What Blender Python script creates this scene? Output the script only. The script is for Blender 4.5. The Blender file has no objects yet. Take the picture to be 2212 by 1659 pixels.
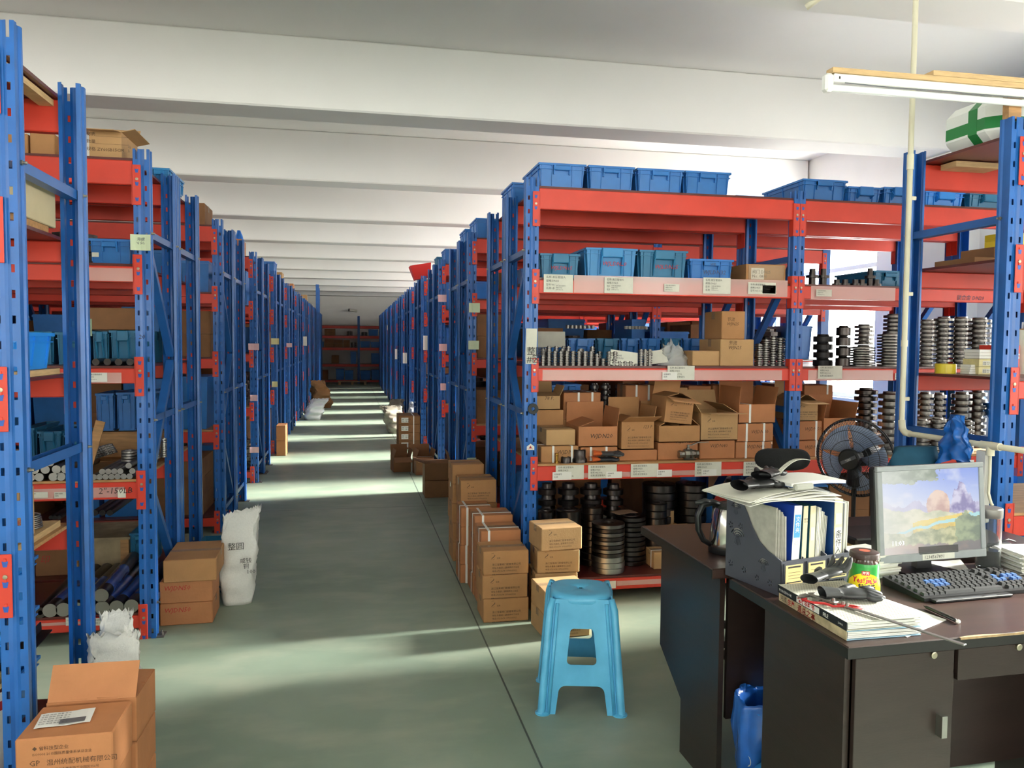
import bpy, bmesh, math, random
from mathutils import Matrix, Vector
random.seed(7)
S = bpy.context.scene
COL = S.collection
pi = math.pi
# ------------------------------------------------------------------ camera
F_PX, PITCH, YAW, ROLL = 1715.3, 0.0512, 0.2003, 0.0082
IW, IH, EYE = 2212.0, 1659.0, 1.5
_f = Vector((math.sin(YAW)*math.cos(PITCH), math.cos(YAW)*math.cos(PITCH), -math.sin(PITCH)))
_r = Vector((math.cos(YAW), -math.sin(YAW), 0)); _u = _r.cross(_f)
_c, _s = math.cos(ROLL), math.sin(ROLL)
_R, _U = _c*_r + _s*_u, -_s*_r + _c*_u
cam = bpy.data.cameras.new('camera'); cam.sensor_width = 36; cam.lens = F_PX/IW*36; cam.clip_start = .05; cam.clip_end = 300
camo = bpy.data.objects.new('camera', cam); COL.objects.link(camo)
camo.matrix_world = Matrix(((_R.x, _U.x, -_f.x, 0), (_R.y, _U.y, -_f.y, 0), (_R.z, _U.z, -_f.z, EYE), (0, 0, 0, 1)))
S.camera = camo
def _ray(x, y): return (x-IW/2)/F_PX*_R - (y-IH/2)/F_PX*_U + _f
def aY(x, y, Y):                      # the point at real distance Y seen at that place of the photograph
    d = _ray(x, y); t = Y/d.y; return Vector((d.x*t, Y, EYE+d.z*t))
def aX(x, y, X):
    d = _ray(x, y); t = X/d.x; return Vector((X, d.y*t, EYE+d.z*t))
def aZ(x, y, Z):
    d = _ray(x, y); t = (Z-EYE)/d.z; return Vector((d.x*t, d.y*t, Z))
# ------------------------------------------------------------------ light and exposure
SKY = 7.5
vs = S.view_settings; vs.view_transform = 'Standard'; vs.look = 'None'; vs.gamma = 1; vs.use_curve_mapping = False
vs.exposure = 0.74
S.cycles.max_bounces = 8; S.cycles.diffuse_bounces = 6; S.cycles.glossy_bounces = 3; S.cycles.transmission_bounces = 5
S.cycles.transparent_max_bounces = 8; S.cycles.caustics_reflective = False; S.cycles.caustics_refractive = False
S.cycles.sample_clamp_indirect = 8; S.cycles.use_denoising = True
w = bpy.data.worlds.new('world'); S.world = w; w.use_nodes = True
nt = w.node_tree; nt.nodes.clear()
out = nt.nodes.new('ShaderNodeOutputWorld'); bg = nt.nodes.new('ShaderNodeBackground')
geo = nt.nodes.new('ShaderNodeTexCoord'); sep = nt.nodes.new('ShaderNodeSeparateXYZ'); rmp = nt.nodes.new('ShaderNodeValToRGB')
mr = nt.nodes.new('ShaderNodeMapRange'); mr.inputs[1].default_value = -1; mr.inputs[2].default_value = 1
nt.links.new(geo.outputs['Generated'], sep.inputs[0]); nt.links.new(sep.outputs[2], mr.inputs[0]); nt.links.new(mr.outputs[0], rmp.inputs[0])
e = rmp.color_ramp.elements; e[0].position = .47; e[0].color = (1.85, 1.77, 1.66, 1); e[1].position = .53; e[1].color = (1, .98, .95, 1)
k = rmp.color_ramp.elements.new(1.0); k.color = (.78, .88, 1, 1)
bg.inputs[1].default_value = SKY
nt.links.new(rmp.outputs[0], bg.inputs[0]); nt.links.new(bg.outputs[0], out.inputs[0])
sun = bpy.data.lights.new('hazy_sun', 'SUN'); sun.energy = 31; sun.angle = math.radians(9); sun.color = (1, .96, .88)
suno = bpy.data.objects.new('hazy_sun', sun); COL.objects.link(suno); suno.location = (20, 4, 8)
_sd = Vector((-math.cos(math.radians(17))*math.cos(math.radians(5)), -math.cos(math.radians(17))*math.sin(math.radians(5)), -math.sin(math.radians(17))))
suno.rotation_euler = _sd.to_track_quat('-Z', 'Y').to_euler()
def portal(cx, cy, cz, w_, h_, rot):  # marks a modelled window opening for the renderer's sky sampling
    l = bpy.data.lights.new('window_daylight', 'AREA'); l.shape = 'RECTANGLE'; l.size = w_; l.size_y = h_; l.cycles.is_portal = True
    o = bpy.data.objects.new('window_daylight', l); COL.objects.link(o); o.location = (cx, cy, cz); o.rotation_euler = rot
# ------------------------------------------------------------------ materials
MATS = {}
def srgb(r, g, b):
    f = lambda c: c/12.92 if c <= .04045 else ((c+.055)/1.055)**2.4
    return (f(r/255), f(g/255), f(b/255), 1)
def mat(name, col, rough=.5, metal=0, noise=0, nscale=20, col2=None, bump=0, bscale=60, spec=.5, alpha=1, trans=0, coat=0, stretch=None, emit=0, ramp=(.35, .65)):
    if name in MATS: return MATS[name]
    m = bpy.data.materials.new(name); m.use_nodes = True; n = m.node_tree; b = n.nodes['Principled BSDF']
    c = srgb(*col) if max(col) > 1.01 else (*col, 1)
    b.inputs['Base Color'].default_value = c; b.inputs['Roughness'].default_value = rough; b.inputs['Metallic'].default_value = metal
    b.inputs['Specular IOR Level'].default_value = spec; b.inputs['Alpha'].default_value = alpha; b.inputs['Transmission Weight'].default_value = trans
    b.inputs['Coat Weight'].default_value = coat
    if emit: b.inputs['Emission Color'].default_value = c; b.inputs['Emission Strength'].default_value = emit
    if noise or bump or col2:
        tc = n.nodes.new('ShaderNodeTexCoord'); mp = n.nodes.new('ShaderNodeMapping'); n.links.new(tc.outputs['Object'], mp.inputs[0])
        if stretch: mp.inputs['Scale'].default_value = stretch
        nz = n.nodes.new('ShaderNodeTexNoise'); nz.inputs['Scale'].default_value = nscale; nz.inputs['Detail'].default_value = 5
        n.links.new(mp.outputs[0], nz.inputs[0])
        if noise or col2:
            rp = n.nodes.new('ShaderNodeValToRGB'); rp.color_ramp.elements[0].position, rp.color_ramp.elements[1].position = ramp
            if col2: c2 = srgb(*col2) if max(col2) > 1.01 else (*col2, 1)
            else: c2 = (c[0]*(1-noise), c[1]*(1-noise), c[2]*(1-noise), 1)
            rp.color_ramp.elements[0].color = c2; rp.color_ramp.elements[1].color = c
            n.links.new(nz.outputs['Fac'], rp.inputs[0]); n.links.new(rp.outputs[0], b.inputs['Base Color'])
        if bump:
            n2 = n.nodes.new('ShaderNodeTexNoise'); n2.inputs['Scale'].default_value = bscale; n.links.new(mp.outputs[0], n2.inputs[0])
            bp = n.nodes.new('ShaderNodeBump'); bp.inputs['Strength'].default_value = bump; bp.inputs['Distance'].default_value = .01
            n.links.new(n2.outputs['Fac'], bp.inputs['Height']); n.links.new(bp.outputs[0], b.inputs['Normal'])
    MATS[name] = m; return m
BLUE = mat('blue_paint', (34, 100, 180), .32, noise=.18, nscale=9)
BLUED = mat('blue_paint_brace', (40, 98, 172), .38, noise=.15, nscale=9)
RED = mat('red_paint', (214, 62, 44), .42, noise=.12, nscale=6)
BOARD = mat('brown_film_board', (96, 40, 36), .35, noise=.25, nscale=7)
PLY = mat('pale_plywood', (206, 172, 124), .6, noise=.22, nscale=14, stretch=(1, 1, 8))
WOOD = mat('rough_wood', (186, 140, 92), .65, noise=.3, nscale=10, stretch=(1, 6, 6))
CARD = mat('brown_cardboard', (182, 132, 86), .8, noise=.13, nscale=8, bump=.08, bscale=120)
CARD2 = mat('tan_cardboard', (190, 150, 104), .8, noise=.12, nscale=8, bump=.08, bscale=120)
CARD3 = mat('orange_brown_cardboard', (188, 124, 80), .72, noise=.16, nscale=7, bump=.1, bscale=60)
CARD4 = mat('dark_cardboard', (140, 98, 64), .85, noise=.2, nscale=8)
INK = mat('black_ink', (34, 30, 30), .6)
INKB = mat('brown_ink', (84, 58, 40), .7)
INKR = mat('red_ink', (180, 40, 40), .6)
PEN = mat('grey_pen_ink', (70, 70, 90), .6)
TAPE = mat('clear_film', (210, 190, 160), .15, alpha=.35, spec=.8)
STRAP = mat('white_pp_strap', (232, 230, 226), .4)
CBLUE = mat('blue_tote_plastic', (42, 118, 196), .4, noise=.14, nscale=11)
CBRIGHT = mat('bright_blue_tote_plastic', (40, 140, 232), .38, noise=.08, nscale=11)
CTEAL = mat('teal_blue_tote_plastic', (34, 116, 160), .45, noise=.2, nscale=11)
STEEL = mat('machined_steel', (122, 118, 114), .36, 1, noise=.12, nscale=30)
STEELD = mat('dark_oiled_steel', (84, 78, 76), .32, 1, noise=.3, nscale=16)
STEELB = mat('brushed_steel', (158, 155, 151), .4, 1)
BLACKST = mat('black_forged_steel', (44, 42, 44), .42, .6, noise=.3, nscale=20)
GALV = mat('galvanised_bolt', (168, 160, 140), .4, 1)
PAPER = mat('white_paper', (224, 222, 217), .8)
PAPERO = mat('off_white_card', (212, 210, 198), .75, noise=.05, nscale=30)
PAPERG = mat('pale_green_paper', (206, 218, 186), .8)
PAPERY = mat('pale_yellow_paper', (222, 214, 160), .8)
PAPERP = mat('pink_paper', (226, 186, 192), .8)
SACK = mat('white_woven_sack', (226, 224, 220), .6, noise=.07, nscale=120, bump=.15, bscale=200)
BAGW = mat('white_plastic_bag', (226, 228, 230), .3, spec=.6)
BAGC = mat('clear_plastic_bag', (215, 215, 215), .2, alpha=.45, spec=.8)
BLACKP = mat('black_plastic', (24, 24, 26), .4)
GREYP = mat('grey_plastic', (92, 94, 100), .5)
WALLM = mat('cream_wall_paint', (.80, .78, .74), .85, noise=.04, nscale=2, bump=.05, bscale=30)
CEILM = mat('white_ceiling_paint', (.80, .79, .77), .9, noise=.04, nscale=1.2, bump=.04, bscale=25)
GLASSP = None
# ------------------------------------------------------------------ mesh builder
class MB:
    def __init__(s): s.v = []; s.f = []; s.m = []; s.T = None; s.cur = 0
    def _a(s, vs, fs):
        o = len(s.v)
        if s.T is not None: vs = [s.T @ Vector(p) for p in vs]
        s.v += [tuple(p) for p in vs]
        for f in fs: s.f.append([i+o for i in f]); s.m.append(s.cur)
        return s
    def box(s, a, b, c=0):
        (x0, y0, z0), (x1, y1, z1) = [min(p, q) for p, q in zip(a, b)], [max(p, q) for p, q in zip(a, b)]
        if c <= 0:
            return s._a([(x0,y0,z0),(x1,y0,z0),(x1,y1,z0),(x0,y1,z0),(x0,y0,z1),(x1,y0,z1),(x1,y1,z1),(x0,y1,z1)],
                        [(3,2,1,0),(4,5,6,7),(0,1,5,4),(1,2,6,5),(2,3,7,6),(3,0,4,7)])
        c = min(c, (x1-x0)*.45, (y1-y0)*.45, (z1-z0)*.45)
        bm = bmesh.new(); bmesh.ops.create_cube(bm, size=1)
        for v in bm.verts: v.co = ((x0+x1)/2+v.co.x*(x1-x0), (y0+y1)/2+v.co.y*(y1-y0), (z0+z1)/2+v.co.z*(z1-z0))
        bmesh.ops.bevel(bm, geom=list(bm.edges), offset=c, segments=1, affect='EDGES', profile=.5)
        bm.verts.index_update(); r = s._a([v.co.copy() for v in bm.verts], [[v.index for v in f.verts] for f in bm.faces]); bm.free(); return r
    def taper(s, a, b, k, c=0):        # a box whose foot is k times its top, closed
        (x0, y0, z0), (x1, y1, z1) = a, b; cx, cy = (x0+x1)/2, (y0+y1)/2
        q = lambda x, y: (cx+(x-cx)*k, cy+(y-cy)*k, z0)
        return s._a([q(x0,y0),q(x1,y0),q(x1,y1),q(x0,y1),(x0,y0,z1),(x1,y0,z1),(x1,y1,z1),(x0,y1,z1)],
                    [(3,2,1,0),(4,5,6,7),(0,1,5,4),(1,2,6,5),(2,3,7,6),(3,0,4,7)])
    def quad(s, *p): return s._a(p, [tuple(range(len(p)))])
    def hexa(s, p, d):                 # polygon p extruded by d
        n = len(p); d = Vector(d); q = [Vector(a) for a in p]; vs = q + [a+d for a in q]
        return s._a(vs, [tuple(range(n))[::-1], tuple(range(n, 2*n))] + [(i, (i+1) % n, n+(i+1) % n, n+i) for i in range(n)])
    def lathe(s, prof, n=20, at=(0, 0, 0), closed=False):
        vs = []; fs = []; m = len(prof)
        for r, z in prof:
            for i in range(n): a = 2*pi*i/n; vs.append((at[0]+r*math.cos(a), at[1]+r*math.sin(a), at[2]+z))
        for j in range(m if closed else m-1):
            k = (j+1) % m
            for i in range(n): i2 = (i+1) % n; fs.append((j*n+i, j*n+i2, k*n+i2, k*n+i))
        if not closed:
            if prof[0][0] > 1e-6: fs.append(tuple(range(n))[::-1])
            if prof[-1][0] > 1e-6: fs.append(tuple(range((m-1)*n, m*n)))
        return s._a(vs, fs)
    def rod(s, a, b, r, n=12, r2=None):
        a, b = Vector(a), Vector(b); d = (b-a); L = d.length
        if L < 1e-9: return s
        z = d/L; x = z.orthogonal().normalized(); y = z.cross(x); r2 = r if r2 is None else r2
        vs = [a+(x*math.cos(2*pi*i/n)+y*math.sin(2*pi*i/n))*r for i in range(n)]+[b+(x*math.cos(2*pi*i/n)+y*math.sin(2*pi*i/n))*r2 for i in range(n)]
        return s._a(vs, [tuple(range(n))[::-1], tuple(range(n, 2*n))]+[(i, (i+1) % n, n+(i+1) % n, n+i) for i in range(n)])
    def tube(s, pts, r, n=8, closed=False):
        P = [Vector(p) for p in pts]; vs = []; fs = []; m = len(P); up = None
        for i, p in enumerate(P):
            t = (P[(i+1) % m]-P[i-1]) if closed else (P[min(i+1, m-1)]-P[max(i-1, 0)])
            t = t.normalized() if t.length else Vector((0, 0, 1))
            if up is None: up = t.orthogonal().normalized()
            up = (up-t*up.dot(t)); up = up.normalized() if up.length > 1e-6 else t.orthogonal().normalized()
            y = t.cross(up); rr = r[i] if isinstance(r, (list, tuple)) else r
            for k in range(n): a = 2*pi*k/n; vs.append(p+(up*math.cos(a)+y*math.sin(a))*rr)
        for i in range(m if closed else m-1):
            j = (i+1) % m
            for k in range(n): fs.append((i*n+k, i*n+(k+1) % n, j*n+(k+1) % n, j*n+k))
        if not closed: fs += [tuple(range(n))[::-1], tuple(range((m-1)*n, m*n))]
        return s._a(vs, fs)
    def grid(s, fn, nu, nv, wrap=False):
        vs = [fn(i/(nu if wrap else nu-1), j/(nv-1)) for j in range(nv) for i in range(nu)]; fs = []
        for j in range(nv-1):
            for i in range(nu if wrap else nu-1): i2 = (i+1) % nu; fs.append((j*nu+i, j*nu+i2, (j+1)*nu+i2, (j+1)*nu+i))
        return s._a(vs, fs)
    def slab(s, fn, nu, nv, t):         # a sheet with real thickness t
        top = [Vector(fn(i/(nu-1), j/(nv-1))) for j in range(nv) for i in range(nu)]
        bot = [p-Vector((0, 0, t)) if not isinstance(t, Vector) else p-t for p in top]; N = nu*nv; fs = []
        for j in range(nv-1):
            for i in range(nu-1):
                a, b, c, d = j*nu+i, j*nu+i+1, (j+1)*nu+i+1, (j+1)*nu+i
                fs += [(a, b, c, d), (N+d, N+c, N+b, N+a)]
        for i in range(nu-1): fs += [(i+1, i, N+i, N+i+1), ((nv-1)*nu+i, (nv-1)*nu+i+1, N+(nv-1)*nu+i+1, N+(nv-1)*nu+i)]
        for j in range(nv-1): fs += [(j*nu, (j+1)*nu, N+(j+1)*nu, N+j*nu), ((j+1)*nu+nu-1, j*nu+nu-1, N+j*nu+nu-1, N+(j+1)*nu+nu-1)]
        return s._a(top+bot, fs)
    def mesh(s, name, mats, smooth=False):
        me = bpy.data.meshes.new(name); me.from_pydata(s.v, [], s.f)
        for m in (mats if isinstance(mats, (list, tuple)) else [mats]): me.materials.append(m)
        if any(s.m): me.polygons.foreach_set('material_index', s.m)
        if smooth:
            me.polygons.foreach_set('use_smooth', [True]*len(me.polygons))
            if smooth != 'all':
                try: me.set_sharp_from_angle(angle=math.radians(smooth if smooth is not True else 40))
                except Exception: pass
        me.update(); return me
def put(name, me, parent=None, loc=None, rot=None, scale=None):
    o = bpy.data.objects.new(name, me); COL.objects.link(o)
    if parent is not None: o.parent = parent
    if loc is not None: o.location = loc
    if rot is not None: o.rotation_euler = rot
    if scale is not None: o.scale = scale
    return o
def part(name, mb, mats, parent, smooth=False, loc=None, rot=None): return put(name, mb.mesh(name, mats, smooth), parent, loc, rot)
def tag(o, label, cat, group=None):
    o['label'] = label; o['category'] = cat
    if group: o['group'] = group
    return o
def thing(name, label, cat, loc=(0, 0, 0), rz=0, group=None, rot=None):
    o = bpy.data.objects.new(name, None); COL.objects.link(o); o.location = loc; o.rotation_euler = rot or (0, 0, rz); o.empty_display_size = .05
    return tag(o, label, cat, group)
def single(name, mb, mats, label, cat, loc=(0, 0, 0), rz=0, group=None, smooth=False, rot=None):
    return tag(put(name, mb.mesh(name, mats, smooth), None, loc, rot or (0, 0, rz)), label, cat, group)
def struct(name, mb, mats, parent=None, smooth=False):
    o = put(name, mb.mesh(name, mats, smooth), parent)
    if parent is None: o['kind'] = 'structure'
    return o
_TX = {}
def text_mesh(s, size, m, align='LEFT', shear=0, bold=0, sp=1.0):
    key = (s, round(size, 4), m.name, align, shear, bold, sp)
    if key in _TX: return _TX[key]
    c = bpy.data.curves.new('t', 'FONT'); c.body = s; c.size = size; c.align_x = align; c.resolution_u = 1; c.shear = shear; c.offset = bold; c.space_line = sp
    o = bpy.data.objects.new('t', c); pass
    me = bpy.data.meshes.new_from_object(o); me.name = 'print'
    me.materials.clear(); me.materials.append(m); bpy.data.objects.remove(o); bpy.data.curves.remove(c)
    _TX[key] = me; return me
FRONT = (pi/2, 0, 0)                     # writing that faces -Y
def text(s, size, m, parent, loc, rot=FRONT, align='LEFT', shear=0, name='print', bold=0, sp=1.0): return put(name, text_mesh(s, size, m, align, shear, bold, sp), parent, loc, rot)
ORD = ['zeroth', 'first', 'second', 'third', 'fourth', 'fifth', 'sixth', 'seventh', 'eighth', 'ninth', 'tenth', 'eleventh', 'twelfth', 'thirteenth', 'fourteenth', 'fifteenth', 'sixteenth', 'seventeenth', 'eighteenth', 'nineteenth', 'twentieth']
# ------------------------------------------------------------------ the building
XW, XL, YB, YF, ZC, ZB = 5.4, -7.2, 30.6, -5.0, 3.72, 3.20
BY0, BP, BW = 6.08, 2.66, .35
def floor_mat():
    m = bpy.data.materials.new('green_epoxy_floor'); m.use_nodes = True; n = m.node_tree; b = n.nodes['Principled BSDF']
    g = n.nodes.new('ShaderNodeNewGeometry'); L = n.links.new
    def noise(sc, det, st=(1, 1, 1)):
        mp = n.nodes.new('ShaderNodeMapping'); mp.inputs['Scale'].default_value = st; L(g.outputs['Position'], mp.inputs[0])
        z = n.nodes.new('ShaderNodeTexNoise'); z.inputs['Scale'].default_value = sc; z.inputs['Detail'].default_value = det; L(mp.outputs[0], z.inputs[0]); return z
    def ramp(src, p0, c0, p1, c1):
        r = n.nodes.new('ShaderNodeValToRGB'); r.color_ramp.elements[0].position = p0; r.color_ramp.elements[0].color = c0
        r.color_ramp.elements[1].position = p1; r.color_ramp.elements[1].color = c1; L(src, r.inputs[0]); return r
    a = ramp(noise(1.1, 6).outputs['Fac'], .35, srgb(126, 142, 126), .7, srgb(146, 158, 142))
    wv = ramp(noise(2.6, 12, (1, 2.0, 1)).outputs['Fac'], .46, (0, 0, 0, 1), .74, (.7, .7, .7, 1))
    mx = n.nodes.new('ShaderNodeMix'); mx.data_type = 'RGBA'; L(wv.outputs[0], mx.inputs[0]); L(a.outputs[0], mx.inputs[6]); mx.inputs[7].default_value = srgb(164, 168, 150)
    # saw-cut joints
    sp = n.nodes.new('ShaderNodeSeparateXYZ'); L(g.outputs['Position'], sp.inputs[0])
    def line(o, period, off):
        s1 = n.nodes.new('ShaderNodeMath'); s1.operation = 'ADD'; s1.inputs[1].default_value = off; L(o, s1.inputs[0])
        p = n.nodes.new('ShaderNodeMath'); p.operation = 'PINGPONG'; p.inputs[1].default_value = period/2; L(s1.outputs[0], p.inputs[0])
        q = n.nodes.new('ShaderNodeMath'); q.operation = 'LESS_THAN'; q.inputs[1].default_value = .004; L(p.outputs[0], q.inputs[0]); return q
    l1, l2 = line(sp.outputs[0], 4.0, -.66), line(sp.outputs[1], 5.3, -1.95)
    ad = n.nodes.new('ShaderNodeMath'); ad.operation = 'MAXIMUM'; L(l1.outputs[0], ad.inputs[0]); L(l2.outputs[0], ad.inputs[1])
    m2 = n.nodes.new('ShaderNodeMix'); m2.data_type = 'RGBA'; L(ad.outputs[0], m2.inputs[0]); L(mx.outputs[2], m2.inputs[6]); m2.inputs[7].default_value = srgb(70, 78, 72)
    L(m2.outputs[2], b.inputs['Base Color'])
    rr = n.nodes.new('ShaderNodeMapRange'); rr.inputs[3].default_value = .32; rr.inputs[4].default_value = .6; L(noise(5, 6).outputs['Fac'], rr.inputs[0]); L(rr.outputs[0], b.inputs['Roughness'])
    bp = n.nodes.new('ShaderNodeBump'); bp.inputs['Strength'].default_value = .12; bp.inputs['Distance'].default_value = .005; L(noise(14, 6).outputs['Fac'], bp.inputs['Height']); L(bp.outputs[0], b.inputs['Normal'])
    b.inputs['Specular IOR Level'].default_value = .35
    return m
struct('floor', MB().box((XL, YF, -.1), (XW+.3, YB, 0)), floor_mat())
ceil = struct('ceiling', MB().box((XL, YF, ZC), (XW+.3, YB, ZC+.15)), CEILM)
nb = list(range(-4, 10))
for i in nb:
    y = BY0+BP*i
    struct('ceiling_beam', MB().box((XL, y, ZB), (XW-.02, y+BW, ZC-.001), .012), CEILM, ceil)
# wall on the window side, built around its openings, with a column under every beam
wr = MB(); SILL, HEAD = .92, 3.12
ys = [BY0+BP*i for i in nb]
wr.box((XW, YF, 0), (XW+.3, YB, SILL)); wr.box((XW, YF, HEAD), (XW+.3, YB, ZC))
wins = []
cols = [y for i, y in zip(nb, ys) if i % 3 == 0]
edges = [YF]+[v for y in cols for v in (y-.08, y+BW+.08)]+[YB]
for j in range(0, len(edges), 2):
    a, b_ = max(edges[j], YF), edges[j+1]
    if a < 4 < b_:                          # a blind stretch of wall beside the desk
        wr.box((XW, a, SILL), (XW+.3, .5, HEAD)); wr.box((XW, .5, 2.2), (XW+.3, 2.7, HEAD)); wr.box((XW, 2.7, SILL), (XW+.3, 3.9, HEAD)); wr.box((XW, 3.9, SILL), (XW+.3, 4.25, HEAD)); wr.box((XW, 4.25, 2.5), (XW+.3, 5.3, HEAD)); wr.box((XW, 5.3, SILL), (XW+.3, b_, HEAD)); low_win = (4.25, 5.3); continue
    if abs(a-BY0-BW-.08) < .01: wr.box((XW, a, SILL), (XW+.3, 7.45, HEAD)); a = 7.45
    n_ = max(1, round((b_-a)/2.66))
    if b_ >= YB-.01: wr.box((XW, 26.4, SILL), (XW+.3, b_, HEAD)); b_ = 26.4
    n_ = max(1, round((b_-a)/2.66))
    if b_-a > 1: wins += [(a+(b_-a)*q/n_, a+(b_-a)*(q+1)/n_) for q in range(n_)]
    elif b_ > a: wr.box((XW, a, SILL), (XW+.3, b_, HEAD))
for y in cols: wr.box((XW, y-.08, SILL), (XW+.3, y+BW+.08, HEAD))
wall_r = struct('wall_right', wr, WALLM)
for y in cols: struct('column', MB().box((XW-.30, y-.02, 0), (XW+.01, y+BW+.02, ZB-.001), .01), WALLM, wall_r)
def pane_mat():
    m = bpy.data.materials.new('window_glass'); m.use_nodes = True; n = m.node_tree; n.nodes.clear()
    o = n.nodes.new('ShaderNodeOutputMaterial'); t = n.nodes.new('ShaderNodeBsdfTransparent'); g = n.nodes.new('ShaderNodeBsdfGlossy'); x = n.nodes.new('ShaderNodeMixShader')
    t.inputs[0].default_value = (.95, .97, .96, 1); g.inputs['Roughness'].default_value = .03; x.inputs[0].default_value = .06
    n.links.new(t.outputs[0], x.inputs[1]); n.links.new(g.outputs[0], x.inputs[2]); n.links.new(x.outputs[0], o.inputs[0]); return m
PANE = pane_mat(); ALU = mat('white_window_frame', (222, 222, 220), .45)
def window(n_, a, b_, axis, pos, SILL=SILL, HEAD=HEAD):
    """frame with two mullions and a transom; three panes below, one above each"""
    T_ = lambda u, d, z: (pos+d, u, z) if axis == 'x' else (u, pos+d, z)
    fr = MB(); t = .05
    us = [a, a+(b_-a)/3, a+2*(b_-a)/3, b_]
    for q, u in enumerate(us): fr.box(T_(max(a, u-t/2), .1, SILL), T_(min(b_, u+t/2), .16, HEAD))
    for z in ((SILL, 2.35, HEAD-t) if SILL < 2 < HEAD-.5 else (SILL, HEAD-t)): fr.box(T_(a, .1, z), T_(b_, .16, z+t))
    f = struct('window_%d' % n_, fr, ALU)
    for q in range(3):
        for z0, z1 in (((SILL+t, 2.35), (2.35+t, HEAD-t)) if SILL < 2 < HEAD-.5 else ((SILL+t, HEAD-t),)):
            struct('pane', MB().box(T_(us[q]+t/2, .125, z0), T_(us[q+1]-t/2, .131, z1)), PANE, f)
    return f
nwin = 0
for a, b_ in wins:
    nwin += 1; window(nwin, a, b_, 'x', XW)
    portal(XW+.25, (a+b_)/2, (SILL+HEAD)/2, HEAD-SILL, b_-a, (0, pi/2, 0))
nwin += 1; window(nwin, .5, 2.7, 'x', XW, SILL, 2.2); portal(XW+.25, 1.6, (SILL+2.2)/2, 2.2-SILL, 2.2, (0, pi/2, 0))
nwin += 1; window(nwin, *low_win, 'x', XW, SILL, 2.5); portal(XW+.25, sum(low_win)/2, (SILL+2.5)/2, 2.5-SILL, low_win[1]-low_win[0], (0, pi/2, 0))
# far wall, wall beyond the inner racks, and the windowed wall behind the viewer
wb = struct('wall_back', MB().box((XL, YB, 0), (XW+.3, YB+.25, ZC)).box((XL, YB-.03, 2.16), (XW, YB+.01, 2.19)), WALLM)
CS = 2.4                                   # sill of unseen high windows, added over the inner racks to brighten the ceiling
wl = MB().box((XL-.25, YF-.25, 0), (XL, YB+.25, CS)); wl.box((XL-.25, YF-.25, HEAD), (XL, YB+.25, ZC)); lw = [(YF+.6+4.4*i, YF+4.6+4.4*i) for i in range(6)]; py = YF-.25
for a, b_ in lw+[(YB+.25, 0)]: wl.box((XL-.25, py, CS), (XL, a, HEAD)); py = b_
struct('wall_left', wl, WALLM)
for a, b_ in lw:
    nwin += 1; window(nwin, a, b_, 'x', XL-.25, CS); portal(XL-.20, (a+b_)/2, (CS+HEAD)/2, HEAD-CS, b_-a, (0, -pi/2, 0))
wf = MB(); bw = [(-3.4, -1.4), (.4, 2.4)]
wf.box((XL, YF-.25, 0), (XW+.3, YF, SILL)); wf.box((XL, YF-.25, HEAD), (XW+.3, YF, ZC))
px = XL
for a, b_ in bw+[(XW+.3, 0)]:
    wf.box((px, YF-.25, SILL), (a, YF, HEAD)); px = b_
struct('wall_front', wf, WALLM)
for a, b_ in bw:
    nwin += 1; window(nwin, a, b_, 'y', YF-.25)
    portal((a+b_)/2, YF-.22, (SILL+HEAD)/2, b_-a, HEAD-SILL, (-pi/2, 0, 0))
# ------------------------------------------------------------------ pallet racks
RH, PW, BAY = 2.4325, .075, 1.654
LEV = [(2.375, .118), (1.862, .078), (1.360, .074), (.795, .084), (.120, .066)]   # beam top, beam height
DEP, BB = .645, .661                       # depth of one rack, start of the rack behind it
def upright_mesh():
    b = MB(); w_, t = PW, .002; xs = [0, .012, .022, .053, .063, w_]; n = 32; p = RH/n
    zs = [0.0]
    for i in range(n): zs += [i*p+p*.5-.012, i*p+p*.5+.012]
    zs[-1] = RH; zs.append(RH)             # the last slot is open at the top, like a notch
    zs = sorted(set(zs)); xm = (xs[2]+xs[3])/2
    for j in range(len(zs)-1):
        z0, z1 = zs[j], zs[j+1]; hole = j % 2 == 1
        segs = [(xs[0], 0, xs[1], 0)] + ([] if hole else [(xs[1], 0, xs[2], 0)]) + [(xs[2], 0, xm-.005, .005), (xm-.005, .005, xm+.005, .005), (xm+.005, .005, xs[3], 0)] + ([] if hole else [(xs[3], 0, xs[4], 0)]) + [(xs[4], 0, xs[5], 0)]
        for x0, y0, x1, y1 in segs:
            b.quad((x0, y0, z0), (x1, y1, z0), (x1, y1, z1), (x0, y0, z1)); b.quad((x1, y1+t, z0), (x0, y0+t, z0), (x0, y0+t, z1), (x1, y1+t, z1))
    for sx in (0, 1):                       # side flanges with a step and a return lip
        q = [(0, 0), (0, .020), (.006, .026), (.006, .044), (0, .05), (0, .062), (.012, .066)]
        for (xa, ya), (xb, yb) in zip(q, q[1:]):
            X = lambda x, d=0: (x+d) if sx == 0 else w_-(x+d)
            b.quad((X(xa), ya, 0), (X(xb), yb, 0), (X(xb), yb, RH), (X(xa), ya, RH)); b.quad((X(xa, t), ya, RH), (X(xb, t), yb, RH), (X(xb, t), yb, 0), (X(xa, t), ya, 0))
    return b.mesh('upright', BLUE)
UP = upright_mesh()
def plain_upright():                        # for the frames deep in the rows, where slots cannot be seen
    b = MB(); t = .003; b.box((0, 0, 0), (PW, t, RH)); b.box((0, t, 0), (t, .065, RH)); b.box((PW-t, t, 0), (PW, .065, RH)); return b.mesh('upright', BLUE)
UPP = plain_upright()
FOOT = MB().box((-.03, .001, 0), (PW+.035, .08, .006)).lathe([(.008, .006), (.008, .02), (.004, .02), (.004, .03)], 6, (PW+.02, .03, 0)).mesh('foot_plate', mat('worn_grey_steel', (110, 104, 100), .6, .5, noise=.3))
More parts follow.
